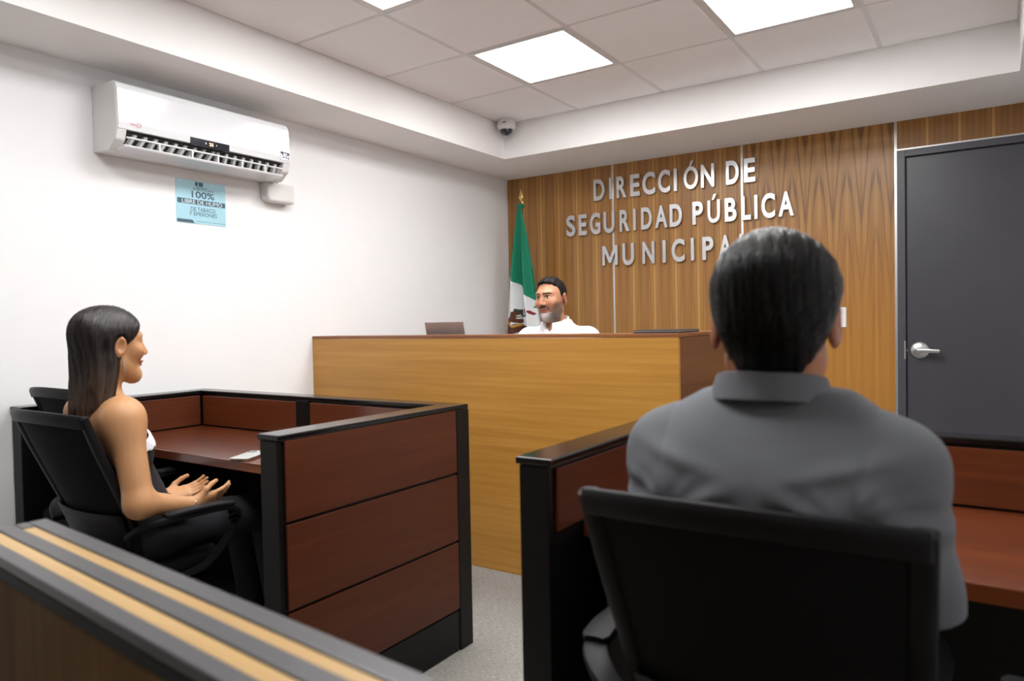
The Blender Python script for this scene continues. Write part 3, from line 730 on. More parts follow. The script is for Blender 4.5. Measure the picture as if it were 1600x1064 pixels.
def skin_surface(fn, lo, hi, h):
    """surface nets over a sparse grid; returns vertices and quads"""
    lo = np.array(lo, float); S = 4
    n = (np.ceil((np.array(hi)-lo)/(h*S)).astype(int)+1)
    cg = [lo[i]+(np.arange(n[i])+.5)*h*S-h*.5 for i in range(3)]
    C = np.stack(np.meshgrid(*cg, indexing='ij'), -1).reshape(-1, 3).astype(np.float32)
    dc = fn(C).reshape(n)
    near = np.abs(dc) < h*S*1.6
    V = np.repeat(np.repeat(np.repeat(np.where(dc > 0, 1., -1.).astype(np.float32), S, 0), S, 1), S, 2)
    bi = np.argwhere(near)
    off = np.stack(np.meshgrid(*[np.arange(S)]*3, indexing='ij'), -1).reshape(-1, 3)
    idx = (bi[:, None, :]*S+off[None]).reshape(-1, 3)
    val = np.empty(len(idx), np.float32); CH = 400000
    for a in range(0, len(idx), CH): val[a:a+CH] = fn((lo+idx[a:a+CH]*h).astype(np.float32))
    V[idx[:, 0], idx[:, 1], idx[:, 2]] = val
    V[0], V[-1], V[:, 0], V[:, -1], V[:, :, 0], V[:, :, -1] = (1,)*6
    ng = V < 0
    cnt = np.zeros(np.array(V.shape)-1, np.uint8)
    for i in (0, 1):
        for j in (0, 1):
            for k in (0, 1): cnt += ng[i:V.shape[0]-1+i, j:V.shape[1]-1+j, k:V.shape[2]-1+k]
    act = np.argwhere((cnt > 0) & (cnt < 8))
    acc = np.zeros((len(act), 3)); num = np.zeros(len(act))
    for d in range(3):
        o1, o2 = [x for x in range(3) if x != d]
        for p in (0, 1):
            for q_ in (0, 1):
                a = act.copy(); a[:, o1] += p; a[:, o2] += q_; b = a.copy(); b[:, d] += 1
                va = V[a[:, 0], a[:, 1], a[:, 2]]; vb = V[b[:, 0], b[:, 1], b[:, 2]]
                m_ = (va < 0) != (vb < 0); t_ = np.where(m_, va/(va-vb+1e-20), 0)
                pt = a.astype(float); pt[:, d] += t_
                acc[m_] += pt[m_]; num[m_] += 1
    vert = lo+acc/num[:, None]*h
    ids = -np.ones(cnt.shape, np.int32); ids[act[:, 0], act[:, 1], act[:, 2]] = np.arange(len(act))
    quads = []
    for d in range(3):
        o1, o2 = (d+1) % 3, (d+2) % 3
        sl_a = [slice(None)]*3; sl_b = [slice(None)]*3
        sl_a[d] = slice(0, -1); sl_b[d] = slice(1, None)
        A, B = ng[tuple(sl_a)], ng[tuple(sl_b)]
        for flip, mask in ((False, A & ~B), (True, ~A & B)):
            e = np.argwhere(mask)
            e = e[(e[:, o1] > 0) & (e[:, o2] > 0)]
            def cid(p, q_):
                c = e.copy(); c[:, o1] -= p; c[:, o2] -= q_
                return ids[c[:, 0], c[:, 1], c[:, 2]]
            qd = np.stack([cid(1, 1), cid(0, 1), cid(0, 0), cid(1, 0)], 1)
            quads.append(qd[:, ::-1] if flip else qd)
    Q = np.concatenate(quads)
    Q = Q[(Q >= 0).all(1)]
    # settle vertices on the true surface
    for _ in range(2):
        g = np.zeros_like(vert); e = h*.35; d0 = fn(vert.astype(np.float32))
        for i in range(3):
            w_ = vert.copy(); w_[:, i] += e; g[:, i] = (fn(w_.astype(np.float32))-d0)/e
        gn = (g*g).sum(1)+1e-6
        vert -= np.clip(d0/gn, -h*.6, h*.6)[:, None]*g
    return vert, Q
def sdf_obj(name, fn, lo, hi, h, mat, parent, color=None, label=None):
    v, q_ = skin_surface(fn, lo, hi, h)
    me = bpy.data.meshes.new(name)
    vv = v-np.array(wloc(parent))
    me.from_pydata(vv.tolist(), [], q_.tolist())
    me.polygons.foreach_set('use_smooth', [True]*len(me.polygons))
    o = link(name, me, mat, parent)
    if color is not None: set_pigment(o, color(v))
    if label: o['label'] = label
    return o
def head_frame(c, R, s):
    c = np.array(c, np.float32); R = np.array(R, np.float32)
    return lambda P: ((P-c)@R)/s
def face_sdf(L, female=False, smile=0.0):
    """head in its own frame: x right, y forward, z up, origin between the ears"""
    jw = .9 if female else 1.0
    d = d_el(L, (0, -.012, .034), (.074, .096, .084))
    d = smin(d, d_el(L, (0, .03, -.025), (.06*jw, .062, .085)), .04)
    for s in (-1, 1):
        d = smin(d, d_rc(L, (s*.05*jw, .0, -.058), (s*.012, .07, -.098), .018, .016), .035)
        d = smin(d, d_el(L, (s*.037, .066, -.018), (.024, .022, .022)), .03)
        d = smin(d, d_rc(L, (s*.012, .089, .036), (s*.045, .07, .034), .0075 if female else .0105, .008), .02)
    d = smin(d, d_el(L, (0, .076, -.1), (.02*jw, .018, .018)), .03)
    d = smin(d, d_rc(L, (0, .09, .024), (0, .113, -.02), .0085, .0105), .014)
    for s in (-1, 1):
        d = smax(d, -d_el(L, (s*.031, .101, .014), (.017, .014, .0095)), .012)
        d = smin(d, d_el(L, (s*.0115, .1, -.025), (.0085, .011, .0075)), .007)
        d = smin(d, d_el(L, (s*.031, .0775, .014), (.0125, .0125, .0125)), .002)
        d = smin(d, d_rc(L, (s*.018, .086, .0215), (s*.045, .078, .02), .0042, .0042), .004)
    d = smin(d, d_el(L, (0, .093, -.0515), (.023+.005*smile, .0095, .0052)), .006)
    d = smin(d, d_el(L, (0, .0905, -.0625), (.02+.004*smile, .0095, .006)), .006)
    if smile: d = smax(d, -d_el(L, (0, .105, -.0572), (.02, .012, .0022)), .003)
    for s in (-1, 1):
        Re = (rotz(s*-.35)@rotx(-.12))
        e = d_el(L, (s*.083, -.012, -.004), (.0085, .021, .035), Re)
        e = smax(e, -d_el(L, (s*.091, -.008, -.001), (.007, .0115, .02), Re), .004)
        d = smin(d, e, .008)
    return d
def face_color(L, skin, lip, brow, female=False, beard=None):
    c = np.empty((len(L), 3)); c[:] = skin
    x, y, z = np.abs(L[:, 0]), L[:, 1], L[:, 2]
    warm = np.exp(-((x-.04)/.022)**2-((z+.022)/.022)**2)*(y > .03)
    c = c*(1-.18*warm[:, None])+.18*warm[:, None]*np.array(lip)
    if beard is not None:
        edge = np.clip((-.035-z+.55*np.clip(x-.05, 0, 1)*3)/.02, 0, 1)
        sm = lambda t_: np.clip(t_+.5, 0, 1)
        low = sm((-.056+np.clip(x-.042, 0, .1)*1.5-z)/.016)*sm((y-.004)/.014)*sm((x-.022)/.012)
        mous = sm((.0085-np.abs(z+.0415+.12*x))/.005)*sm((.032-x)/.006)*(y > .07)
        chinp = sm((-.071-z)/.006)*(y > .045)
        b = np.maximum(np.maximum(low, mous), chinp)*.85
        gray = np.clip(1-x/.045, 0, 1)*(z < -.068)
        bc = np.array(beard)[None]*(1-gray[:, None])+gray[:, None]*np.array(s2l((176, 170, 166)))
        c = c*(1-b[:, None])+b[:, None]*bc
    er = np.clip((x-.074)/.008, 0, 1)[:, None]*(.2 if female else .5)*(z > -.05)[:, None]
    c = c*(1-er)+er*np.array(lip)*.8
    lm = ((x/.024)**2+((z+.057)/.0115)**2 < 1) & (y > .075)
    c[lm] = lip
    bm_ = (np.abs(z-(.036-.12*np.abs(x-.03))) < (.0032 if female else .0045)) & (x > .011) & (x < .05) & (y > .05)
    c[bm_] = brow
    ey = (((x-.031)/.0135)**2+((z-.0135)/(.0055 if female else .0042))**2 < 1) & (y > .07)
    c[ey] = s2l((214, 204, 198))
    ir = (((x-.031)/.0058)**2+((z-.0135)/.006)**2 < 1) & (y > .07); c[ir] = (.02, .012, .008)
    lash = (((x-.031)/.0165)**2+((z-.0155)/.0085)**2 < 1) & ~(((x-.031)/.0155)**2+((z-.0125)/.0068)**2 < 1) & (z > .014) & (y > .066)
    c[lash] = (.02, .012, .01)
    return c
def hand_prims(wrist, fwd, palm, curl, side, s=1.0):
    """five-fingered hand. fwd = direction of the fingers, palm = direction the palm faces, side = +1 thumb on fwd x palm side"""
    w_ = Vector(wrist); f_ = Vector(fwd).normalized(); n_ = Vector(palm); n_ = (n_-f_*n_.dot(f_)).normalized(); a = f_.cross(n_).normalized()*side
    pr_ = []
    k0 = w_+f_*.085*s
    for off, r in ((.026, .0115), (.009, .0125), (-.009, .0125), (-.025, .011)):
        pr_.append(('rc', tuple(w_+a*off*.6*s), tuple(k0+a*off*s), .0155*s, r*s, .018))
    ln = [(.044, .026, .021), (.048, .03, .022), (.045, .028, .021), (.034, .021, .019)]
    for off, (l1, l2, l3), r in zip((.027, .009, -.009, -.026), ln, (.0085, .0088, .0085, .0075)):
        p = k0+a*off*s; an = curl*.5; rr_ = r*s
        d_ = f_+a*off*1.2
        for L_, sh in ((l1, .92), (l2, .88), (l3, .85)):
            dr_ = (d_*math.cos(an)+n_*math.sin(an)).normalized(); e = p+dr_*L_*s
            pr_.append(('rc', tuple(p), tuple(e), rr_, rr_*sh, .004)); p = e; rr_ *= sh; an += curl
    b0 = w_+f_*.02*s+a*.022*s; b1 = b0+(f_*.035+a*.03+n_*.012)*s; b2 = b1+(f_*.03+a*.008+n_*.012)*s; b3 = b2+(f_*.024+n_*.008)*s
    pr_ += [('rc', tuple(b0), tuple(b1), .015*s, .0115*s, .012), ('rc', tuple(b1), tuple(b2), .0115*s, .0095*s, .004), ('rc', tuple(b2), tuple(b3), .0095*s, .008*s, .004)]
    return pr_
def vnormals(fn, v, e=.002):
    g = np.zeros_like(v); d0 = fn(v.astype(np.float32))
    for i in range(3):
        w_ = v.copy(); w_[:, i] += e; g[:, i] = fn(w_.astype(np.float32))-d0
    return g/(np.linalg.norm(g, axis=1, keepdims=True)+1e-9)
def strands(name, fn, roots, normals, flow, n, seg, length, width, lift, mat, parent, jitter=.25, fall=0):
    """many thin tapered hair locks laid along a flow field, one mesh"""
    pick = rng.choice(len(roots), n); vs, fs = [], []
    off = np.array(wloc(parent))
    p = roots[pick]+normals[pick]*.001; nn = normals[pick]
    ln = length*(.7+.6*rng.random(n))
    V_ = []
    for i in range(seg+1):
        t_ = i/seg
        d_ = flow(p)+rng.normal(0, jitter, (n, 3))*.3
        d_ -= nn*(d_*nn).sum(1, keepdims=True)*.9
        d_ /= np.linalg.norm(d_, axis=1, keepdims=True)+1e-9
        sd = np.cross(d_, nn); sd /= np.linalg.norm(sd, axis=1, keepdims=True)+1e-9
        w_ = width*(1-t_**2*.9)
        up_ = nn*(lift*math.sin(t_*PI*.6)+.0005)
        V_.append(np.stack([p+up_-sd*w_, p+up_+nn*w_*.7, p+up_+sd*w_], 1))
        p = p+d_*(ln/seg)[:, None]
        nn = vnormals(fn, p); p = p-nn*fn(p.astype(np.float32))[:, None]
    V_ = np.stack(V_, 1)                       # n, seg+1, 3, 3
    vv = V_.reshape(-1, 3)-off
    base = np.arange(n)[:, None]*(seg+1)*3
    F_ = []
    for i in range(seg):
        for a, b in ((0, 1), (1, 2)):
            F_.append(np.concatenate([base+i*3+a, base+i*3+b, base+(i+1)*3+b, base+(i+1)*3+a], 1))
    F_ = np.concatenate(F_)
    me = bpy.data.meshes.new(name); me.from_pydata(vv.tolist(), [], F_.tolist())
    me.polygons.foreach_set('use_smooth', [True]*len(me.polygons))
    return link(name, me, mat, parent)
def legs(hx, hy, hz, spread, knee_y, kz, foot_y, r=1.0, fz=0.0, sgn=1):
    """seated legs: thigh, calf and foot prims per side"""
    pr_, sh = [], []
    for s in (-1, 1):
        H_ = (hx+s*.09, hy, hz); K_ = (hx+s*spread, knee_y, kz); A_ = (hx+s*spread, foot_y, fz+.09)
        pr_ += [('rc', H_, K_, .085*r, .06*r, .03), ('rc', K_, A_, .058*r, .04*r, .02)]
        sh.append(((hx+s*spread, foot_y-.06*sgn, fz+.045), (hx+s*spread, foot_y+.15*sgn, fz+.035)))
    return pr_, sh
def shoe(parent, a, b, mat):
    f = build_sdf([('rc', a, b, .042, .036, .02), ('rc', (a[0], a[1], a[2]+.04), ((a[0]+b[0])/2, (a[1]+b[1])/2, a[2]+.01), .036, .03, .03)])
    g = lambda P: smax(f(P), -(P[:, 2]-(min(a[2], b[2])-.032)), .004)
    lo = [min(a[i], b[i])-.07 for i in range(3)]; hi = [max(a[i], b[i])+.07 for i in range(3)]
    hi[2] += .04
    return sdf_obj('shoe', g, lo, hi, .007, mat, parent)

# ---- the man in the grey polo, seen from behind
X0, Y0 = -.268, 1.09
pm = thing('person', 'person with short black hair in a grey polo shirt, seated with his back to us', 'person', (X0, Y0, 0))
hR = rotz(.17)@rotx(-.03); HS = 1.0; HC = (X0-.003, 1.105, 1.205)
hf = head_frame(HC, hR, HS)
sk_m = s2l((160, 102, 70))
arm = []
for s in (-1, 1):
    S_ = (X0+s*.158, 1.08, 1.0); E_ = (X0+s*.172, 1.22, .8); W_ = (X0+s*.11, 1.46, .79)
    arm += [('rc', S_, E_, .05, .042, .03), ('rc', E_, W_, .041, .028, .02)]
    arm += hand_prims(W_, (-s*.25, 1, -.04), (0, 0, -1), .12, s, 1.05)
lg, shs = legs(X0, 1.24, .545, .12, 1.66, .51, 1.74)
body_m = [('rc', (X0, 1.25, .56), (X0, 1.12, .92), .12, .11, .05), ('el', (X0, 1.1, .9), (.165, .105, .16), None, .05),
          ('rc', (X0, 1.09, 1.03), (X0, 1.105, 1.16), .06, .058, .03)]+arm+lg
bs = build_sdf(body_m)
skin_m = lambda P: smin(bs(P), face_sdf(hf(P))*HS, .02)
def col_m(v): return face_color(hf(v), sk_m, s2l((150, 84, 70)), (.01, .008, .007))
sdf_obj('body', skin_m, (X0-.34, .9, .03), (X0+.34, 1.98, 1.4), .0045, M['skin'], pm, col_m)
# hair
def hair_m(P):
    L = hf(P); x, y, z = L[:, 0], L[:, 1], L[:, 2]
    d = d_el(L, (0, -.008, .046), (.08, .108, .091))
    d = smin(d, d_el(L, (0, -.02, .052), (.081, .088, .066)), .03)
    d = smin(d, d_el(L, (.03, -.01, .05), (.056, .08, .055)), .02)
    d = smin(d, d_rc(L, (0, -.043, -.005), (-.004, -.012, -.085), .068, .05), .04)
    line = np.interp(y, [-.12, -.055, -.035, .0, .03, .08, .12], [-.08, -.08, -.03, .02, .03, .05, .075])
    d = smax(d, (line-z)*.6, .008)
    for s_ in (-1, 1): d = smax(d, -d_el(L, (s_*.106, .014, -.024), (.033, .052, .044)), .012)
    a = np.arctan2(x, y+.3)
    d = d-.0005*np.sin(x*330+2*np.sin(z*30)+y*40)-.0004*np.sin(x*620+y*90+z*20)
    return d*HS
hv = sdf_obj('hair', hair_m, (X0-.14, .93, 1.06), (X0+.14, 1.28, 1.4), .004, M['hair_m'], pm)
hw = np.array([q_.co[:] for q_ in hv.data.vertices])+np.array(wloc(pm))
hn = vnormals(hair_m, hw)
def flow_m(p):
    L = hf(p); f = np.zeros_like(L)
    f[:, 1] = -1.0; f[:, 2] = -.9; f[:, 0] = L[:, 0]*1.0
    return f
msk = hf(hw)[:, 2] > -.03
strands('hair_locks', hair_m, hw[msk], hn[msk], flow_m, 2600, 6, .04, .0011, .0012, M['hair_m'], pm, .12)
# polo
def polo(P):
    x, y, z = P[:, 0]-X0, P[:, 1], P[:, 2]
    pr_ = [('el', (X0, 1.118, .94), (.178, .122, .2), None, .06), ('rc', (X0, 1.26, .58), (X0, 1.175, .8), .14, .135, .06),
           ('rc', (X0-.06, 1.08, 1.043), (X0-.152, 1.08, 1.008), .055, .062, .05), ('rc', (X0+.06, 1.08, 1.043), (X0+.152, 1.08, 1.008), .055, .062, .05),
           ('rc', (X0-.085, 1.055, .95), (X0+.085, 1.055, .95), .105, .105, .06), ('rc', (X0, 1.09, 1.03), (X0, 1.1, 1.085), .082, .058, .03)]
    for s in (-1, 1):
        pr_.append(('rc', (X0+s*.155, 1.08, 1.0), (X0+s*.176, 1.14, .79), .064, .062, .035))
    d = build_sdf(pr_)(P)
    hem = (z-.8)-.15*(y-1.1)
    sl = np.abs(x) > .12
    d = np.where(sl & (z < 1.0), smax(d, -hem*np.where(np.abs(x) > .135, 1, .2), .006), d)
    d = smax(d, -(z-.53), .01)
    d = smax(d, z-1.108, .006)
    ax = np.clip(np.abs(x), 0, .3)
    fold = .0045*np.sin((z*62+ax*95)+2.*np.sin(x*11))*np.exp(-((ax-.14)/.05)**2)*np.clip((1.02-z)/.1, 0, 1)
    fold += .004*np.sin(z*34+x*16+1)*np.exp(-((z-.86)/.07)**2)
    fold += .003*np.sin(x*40-z*30)*np.exp(-((z-.98)/.05)**2)*np.clip(ax*8, 0, 1)
    fold += .006*np.exp(-((z-.99-.25*ax)/.012)**2)*np.exp(-((ax-.11)/.06)**2)
    for s_ in (-1, 1):
        rx_, rz_ = (x-s_*.118)*s_, z-.95
        r_ = np.hypot(rx_, rz_); an = np.arctan2(rz_, rx_)
        fold += .0055*np.sin(an*11+r_*30)*np.exp(-((r_-.075)/.035)**2)*np.clip((1.0-z)/.05, 0, 1)
    sm_ = np.abs(np.abs(x)-(.128+.12*np.clip(z-.98, -.1, .1)))
    fold -= .0022*np.exp(-(sm_/.004)**2)*(z > .86)*(y < 1.12)
    return d-fold*.9
sdf_obj('polo_shirt', polo, (X0-.32, .88, .5), (X0+.32, 1.46, 1.16), .005, M['polo'], pm)
tr = build_sdf([('rc', (X0-.07, 1.24, .56), (X0+.07, 1.24, .56), .13, .13, .03)]+[tuple(list(p[:3])+[p[3]+.012, p[4]+.02, p[5]]) for p in lg])
sdf_obj('trousers', lambda P: smax(smax(tr(P), .08-P[:, 2], .005), P[:, 2]-.66, .005), (X0-.3, .95, .05), (X0+.3, 1.9, .76), .009, M['trousers'], pm)
for a, b in shs: shoe(pm, a, b, M['shoe'])
# folded collar
def collar(name, c, rx, ry, h_, mat, parent, tilt=.25, open_=.0, th=.006, drop=1.0, rot=0.0):
    b = MB(); n = 48; prof_ = [(-.003, -h_*.3), (-.004, h_*.55), (.0, h_*.68), (.006, h_*.62), (.012, h_*.1), (.018, -h_*.5*drop), (.013, -h_*.52*drop), (.007, 0), (.003, -h_*.3)]
    for i in range(n+1):
        a = (PI/2+open_)+(2*PI-2*open_)*i/n+rot
        for dr_, dz in prof_:
            r1, r2 = rx+dr_, ry+dr_
            y_ = r2*math.sin(a); b.v.append((c[0]+r1*math.cos(a), c[1]+y_, c[2]+dz-tilt*y_))
    k = len(prof_)
    for i in range(n):
        for j in range(k-1): b.f.append((i*k+j, i*k+j+1, (i+1)*k+j+1, (i+1)*k+j)); b.mi.append(0)
    b.f += [tuple(range(k-1)), tuple(n*k+j for j in range(k-1))[::-1]]; b.mi += [0, 0]
    return obj(name, b, mat, parent, smooth=True)
collar('collar', (X0-.006, 1.097, 1.104), .071, .072, .035, M['polo'], pm, .15, .12)

# ---- the woman in the black dress
X1, Y1 = -2.40, 1.2
pw = thing('person', 'woman with long dark brown hair in a sleeveless black dress, seated at the left cubicle', 'person', (X1, Y1, 0))
wR = rotz(-.02)@rotx(-.04); WS = .98; WC = (-2.378, 1.215, 1.162)
wf = head_frame(WC, wR, WS)
sk_w = s2l((190, 140, 98))
SR, SL = (-2.246, 1.18, .932), (-2.535, 1.195, .94)
ER, WRr = (-2.178, 1.185, .678), (-2.2, 1.372, .632)
EL, WL = (-2.61, 1.2, .69), (-2.38, 1.385, .63)
lgw, shw = legs(X1, 1.3, .54, .085, 1.74, .52, 1.8, .9)
arms_w = [('rc', SR, ER, .05, .042, .04), ('rc', ER, WRr, .041, .025, .03), ('rc', SL, EL, .048, .04, .04), ('rc', EL, WL, .039, .025, .03),
          ('el', (SR[0]-.008, SR[1], SR[2]-.01), (.05, .05, .06), None, .06)]
arms_w += hand_prims(WRr, (.05, 1, .14), (-.75, 0, .6), .22, 1, .82)+hand_prims(WL, (.3, 1, .16), (.5, 0, .8), .3, -1, .82)
torso_w = [('el', (X1+.01, 1.2, .84), (.14, .095, .17), None, .05), ('rc', (X1, 1.3, .55), (X1+.005, 1.235, .74), .12, .1, .05),
           ('rc', (X1-.12, 1.195, .95), (X1+.13, 1.19, .95), .045, .045, .06), ('el', (X1-.05, 1.25, .815), (.06, .055, .064), None, .03), ('el', (X1+.07, 1.25, .815), (.06, .055, .064), None, .03),
           ('rc', (X1+.012, 1.185, .98), (WC[0], 1.205, 1.09), .048, .046, .035)]
bw = build_sdf(torso_w+arms_w+lgw)
skin_w = lambda P: smin(bw(P), face_sdf(wf(P), True, 1.0)*WS, .02)
sdf_obj('body', skin_w, (-2.72, 1.0, .03), (-2.08, 1.98, 1.32), .004, M['skin'], pw, lambda v: face_color(wf(v), sk_w, s2l((176, 84, 76)), (.02, .013, .01), True))
tw = build_sdf([torso_w[0], torso_w[1], torso_w[3], torso_w[4]])
def dress(P):
    d = tw(P)-.005
    top = .86+np.clip((P[:, 1]-1.2)*.12, -.02, .02)+.02*np.cos((P[:, 0]-X1)*18)*(P[:, 1] > 1.2)
    return smax(d, P[:, 2]-top, .004)
sdf_obj('dress', dress, (-2.62, 1.02, .48), (-2.18, 1.5, .98), .005, M['dress'], pw)
def lace(P):
    d = np.abs(tw(P)-.010)-.0035
    top = .868+np.clip((P[:, 1]-1.2)*.12, -.02, .02)+.02*np.cos((P[:, 0]-X1)*18)*(P[:, 1] > 1.2)
    an = np.arctan2(P[:, 1]-1.2, P[:, 0]-X1)
    low = top-.032-.006*np.abs(np.sin(an*16))
    d = smax(d, P[:, 2]-top, .002); d = smax(d, low-P[:, 2], .002)
    return smax(d, 1.19-P[:, 1], .003)
sdf_obj('lace_trim', lace, (-2.62, 1.15, .82), (-2.18, 1.42, .98), .0035, M['lace'], pw, label='white scalloped lace trim')
trw = build_sdf([('rc', (X1-.06, 1.3, .55), (X1+.06, 1.3, .55), .128, .128, .03)]+[tuple(list(p[:3])+[p[3]+.01, p[4]+.012, p[5]]) for p in lgw])
sdf_obj('skirt', lambda P: smax(smax(trw(P), .09-P[:, 2], .005), P[:, 2]-.66, .005), (X1-.3, 1.05, .05), (X1+.3, 1.98, .74), .009, M['dress'], pw, label='black trousers')
for a, b in shw: shoe(pw, a, b, M['shoe'])
def hair_w(P):
    L = wf(P); x, y, z = L[:, 0], L[:, 1], L[:, 2]
    d = d_el(L, (0, -.012, .036), (.086, .108, .097))
    face = np.interp(z, [-.2, -.02, .0, .03, .06, .085, .11], [-.005, -.005, .012, .05, .075, .09, .1])
    face = np.where(np.abs(x) < .03, np.minimum(face, .088), face)
    ear = d_el(L, (.085, -.004, .0), (.03, .02, .035))
    d = smax(d, y-face, .014)
    cur = d_rc(L, (0, -.05, .03), (-.005, -.06, -.12), .084, .08)
    cur = smin(cur, d_rc(L, (-.005, -.06, -.12), (-.02, -.075, -.235), .08, .062), .02)
    cur = smin(cur, d_rc(L, (.045, -.03, -.06), (.05, -.04, -.19), .04, .04), .03)
    flat = np.abs(y+.052+.12*np.clip(-z-.1, 0, .3))-np.interp(z, [-.3, -.1, .02, .08], [.03, .045, .065, .07])
    cur = smax(cur, flat, .03)
    cur = smax(cur, -z-.232-.015*np.sin(x*60)-.008*np.sin(x*170), .01)
    d = smin(d, cur, .025)
    d = smax(d, -ear, .01)
    lw = np.clip((.09-z)/.1, .15, 1)
    d = d-lw*.0016*np.sin(x*150+y*120+2*np.sin(z*14))-lw*.001*np.sin(x*340-y*260+z*9)
    return d*WS
def col_hw(v):
    L = wf(v); t_ = np.clip((-.03-L[:, 2])/.17, 0, 1)[:, None]
    return np.array([(.011, .0075, .006)])*(1-t_)+np.array([(.085, .05, .033)])*t_
hv = sdf_obj('hair', hair_w, (-2.52, 1.02, .88), (-2.24, 1.36, 1.32), .0035, M['hair_w'], pw, col_hw)
hw = np.array([q_.co[:] for q_ in hv.data.vertices])+np.array(wloc(pw)); hn = vnormals(hair_w, hw)
def flow_w(p):
    L = wf(p); f = np.zeros_like(L); top = np.clip((L[:, 2]-.05)/.06, 0, 1)
    f[:, 2] = -1; f[:, 1] = -1.2*top-.15*(L[:, 2] < -.05); f[:, 0] = np.sign(L[:, 0])*top*.8
    return f
hl = strands('hair_locks', hair_w, hw, hn, flow_w, 3000, 8, .09, .0012, .0006, M['hair_w'], pw, .06)
vv = np.array([q_.co[:] for q_ in hl.data.vertices])+np.array(wloc(pw))
set_pigment(hl, col_hw(vv)*(.7+.7*np.repeat(rng.random(3000), len(vv)//3000))[:, None])
# earring and bracelet
ep = np.array(WC)+np.array(wR)@np.array([.083, .002, -.04])*WS
obj('earring', MB().tube(bez([tuple(ep), (ep[0]+.002, ep[1], ep[2]-.03), (ep[0]+.003, ep[1]+.004, ep[2]-.055)]), .0018, 8), M['silver'], pw, smooth=True, label='thin drop earring')
wv = Vector(WRr); dv = (Vector(WRr)-Vector(ER)).normalized(); wv = wv-dv*.01
a_ = dv.cross(Vector((0, 0, 1))).normalized(); b_ = a_.cross(dv)
obj('bracelet', MB().tube([tuple(wv+a_*.0275*math.cos(t_)+b_*.0275*math.sin(t_)) for t_ in np.linspace(0, 2*PI, 30)], .0026, 8), M['silver'], pw, smooth=True, label='thin silver bracelet')

# ---- the man in white behind the bench
X2, Y2 = -2.03, 3.5
pj = thing('person', 'bearded man in a white shirt seated behind the bench', 'person', (X2, Y2, .15))
jy = PI-.06+.12
jR = rotz(PI-.02)@roty(.05)@rotx(-.06); JS = .99; JC = (-2.04, 3.45, 1.338)
jf = head_frame(JC, jR, JS)
sk_j = s2l((196, 140, 108))
bjR = lambda x, y, z: (X2+math.cos(.15)*x+math.sin(.15)*y, Y2+math.sin(.15)*x-math.cos(.15)*y, z)   # x to his left..., y forward (towards -Y)
armj = []
for s in (-1, 1):
    S_, E_, W_ = bjR(s*.178, 0, 1.105), bjR(s*.22, .03, .86), bjR(s*.12, .2, 1.03)
    E_ = bjR(s*.225, .0, .89)
    armj += [('rc', S_, E_, .05, .043, .03), ('rc', E_, W_, .042, .03, .02)]
    armj += hand_prims(W_, Vector(bjR(-s*.3, 1, 0))-Vector(bjR(0, 0, 0)), (0, 0, -1), .15, s, 1.0)
lgj, shj = legs(X2, 3.38, .69, .12, 3.12, .66, 3.12, fz=.15, sgn=-1)
tors = [('rc', (X2, 3.37, .72), bjR(0, 0, .95), .14, .14, .05), ('el', bjR(0, .01, 1.0), (.18, .115, .2), None, .05), ('rc', bjR(-.165, 0, 1.12), bjR(.165, 0, 1.12), .055, .055, .05),
        ('rc', bjR(0, .0, 1.15), (JC[0], JC[1]+.01, JC[2]-.07), .062, .058, .03)]
bj = build_sdf(tors+armj+lgj)
skin_j = lambda P: smin(bj(P), face_sdf(jf(P), False, .6)*JS, .02)
sdf_obj('body', skin_j, (X2-.36, 2.85, .18), (X2+.36, 3.75, 1.52), .0045, M['skin'], pj, lambda v: face_color(jf(v), sk_j, s2l((176, 100, 90)), s2l((60, 48, 40)), beard=s2l((92, 80, 72))))
def beard_j(P):
    L = jf(P); x, y, z = np.abs(L[:, 0]), L[:, 1], L[:, 2]
    d = face_sdf(L, False, .6)-.0015
    upb = np.interp(x, [0, .018, .026, .05, .07], [-.073, -.072, -.07, -.075, -.09])
    m_ = smax(z-upb, -.125-z, .004)
    mo = np.maximum(np.maximum(np.abs(z+.0415+.15*x)-.006, x-.034), .06-y)
    m_ = np.minimum(m_, mo); m_ = smax(m_, .0-y-.0, .004)
    d = smax(d, m_, .004)
    return (d-.0008*np.sin(L[:, 0]*500)*np.sin(L[:, 2]*450))*JS
def col_b(v):
    L = jf(v); x = np.abs(L[:, 0]); g_ = (np.clip(1-x/.04, 0, 1)*(L[:, 2] < -.06))[:, None]
    return np.array([s2l((96, 84, 76))])*(1-g_)+np.array([s2l((190, 184, 180))])*g_
sdf_obj('beard', beard_j, (JC[0]-.12, JC[1]-.16, JC[2]-.16), (JC[0]+.12, JC[1]+.1, JC[2]+.03), .003, M['skin'], pj, col_b, label='short grey and brown beard')
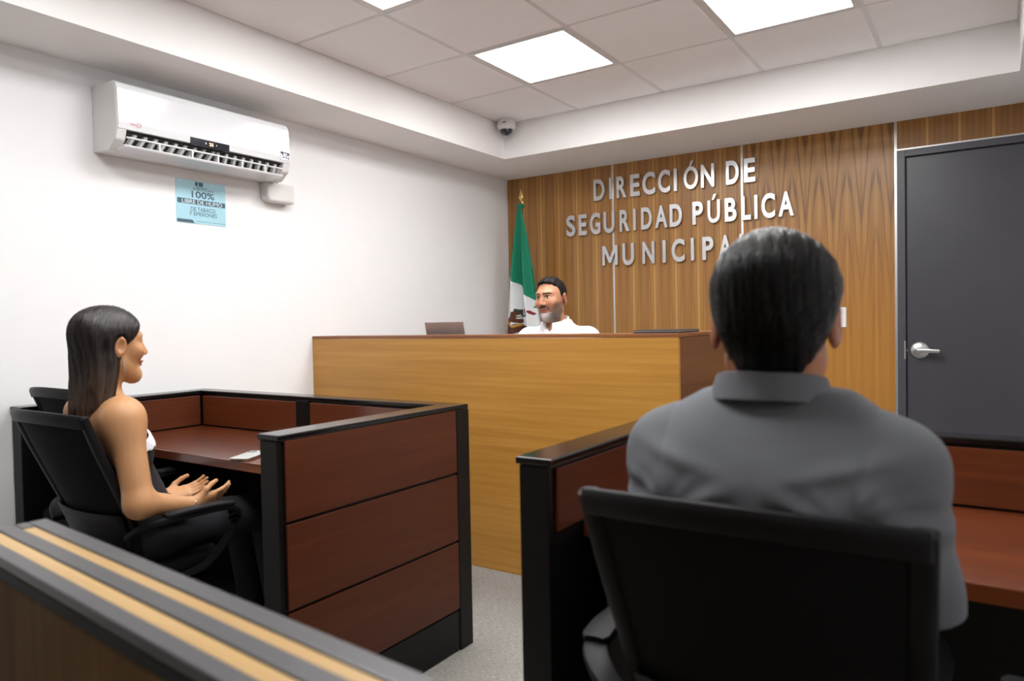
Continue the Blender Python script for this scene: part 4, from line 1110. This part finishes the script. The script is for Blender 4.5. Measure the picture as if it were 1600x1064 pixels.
def hair_j(P):
    L = jf(P); x, y, z = L[:, 0], L[:, 1], L[:, 2]
    d = d_el(L, (0, -.013, .036), (.0775, .1, .0885))
    d = smin(d, d_el(L, (0, .02, .085), (.05, .055, .032)), .03)
    line = np.interp(y, [-.12, -.04, -.02, .004, .016, .022, .05, .075, .12], [-.09, -.08, .012, .008, -.004, .055, .082, .098, .12])
    d = smax(d, (line-z)*.7, .006)
    return (d-.0012*np.sin(x*260+y*60)-.001*np.sin(y*300+x*90))*JS
sdf_obj('hair', hair_j, (JC[0]-.13, JC[1]-.15, JC[2]-.13), (JC[0]+.13, JC[1]+.16, JC[2]+.16), .0035, M['hair_j'], pj)
def shirt_j(P):
    pr_ = [('el', bjR(0, .01, 1.0), (.198, .132, .2), None, .05), ('rc', (X2, 3.37, .72), bjR(0, 0, .95), .155, .155, .05),
           ('rc', bjR(-.17, 0, 1.118), bjR(.17, 0, 1.118), .066, .066, .05), ('rc', bjR(0, 0, 1.14), bjR(0, -.005, 1.215), .1, .075, .045)]
    for s in (-1, 1): pr_.append(('rc', bjR(s*.178, 0, 1.105), bjR(s*.22, .0, .9), .066, .06, .035))
    d = build_sdf(pr_)(P); z = P[:, 2]
    d = smax(d, z-1.225, .004); d = smax(d, .66-z, .006)
    lx = (P[:, 0]-X2); 
    # open neck: a V at the front
    fy_ = -(P[:, 1]-Y2)
    vcut = np.where(fy_ > .03, (np.abs(lx+.0)*1.1-(z-1.155)), 1)
    d = smax(d, -vcut*.7, .004)
    return d-.003*np.sin(lx*55+z*28)*np.clip((1.14-z)/.06, 0, 1)
sdf_obj('shirt', shirt_j, (X2-.34, 3.25, .62), (X2+.34, 3.75, 1.26), .006, M['shirt'], pj)
collar('collar', (X2-.004, 3.475, 1.2), .074, .068, .042, M['shirt'], pj, -.32, .28, rot=PI, drop=1.5)
trj = build_sdf([('rc', (X2-.07, 3.37, .72), (X2+.07, 3.37, .72), .135, .135, .03)]+[tuple(list(p[:3])+[p[3]+.012, p[4]+.02, p[5]]) for p in lgj])
sdf_obj('trousers', lambda P: smax(smax(trj(P), .23-P[:, 2], .005), P[:, 2]-.8, .005), (X2-.3, 2.9, .2), (X2+.3, 3.75, .86), .01, M['trousers'], pj)
for a, b in shj: shoe(pj, a, b, M['shoe'])
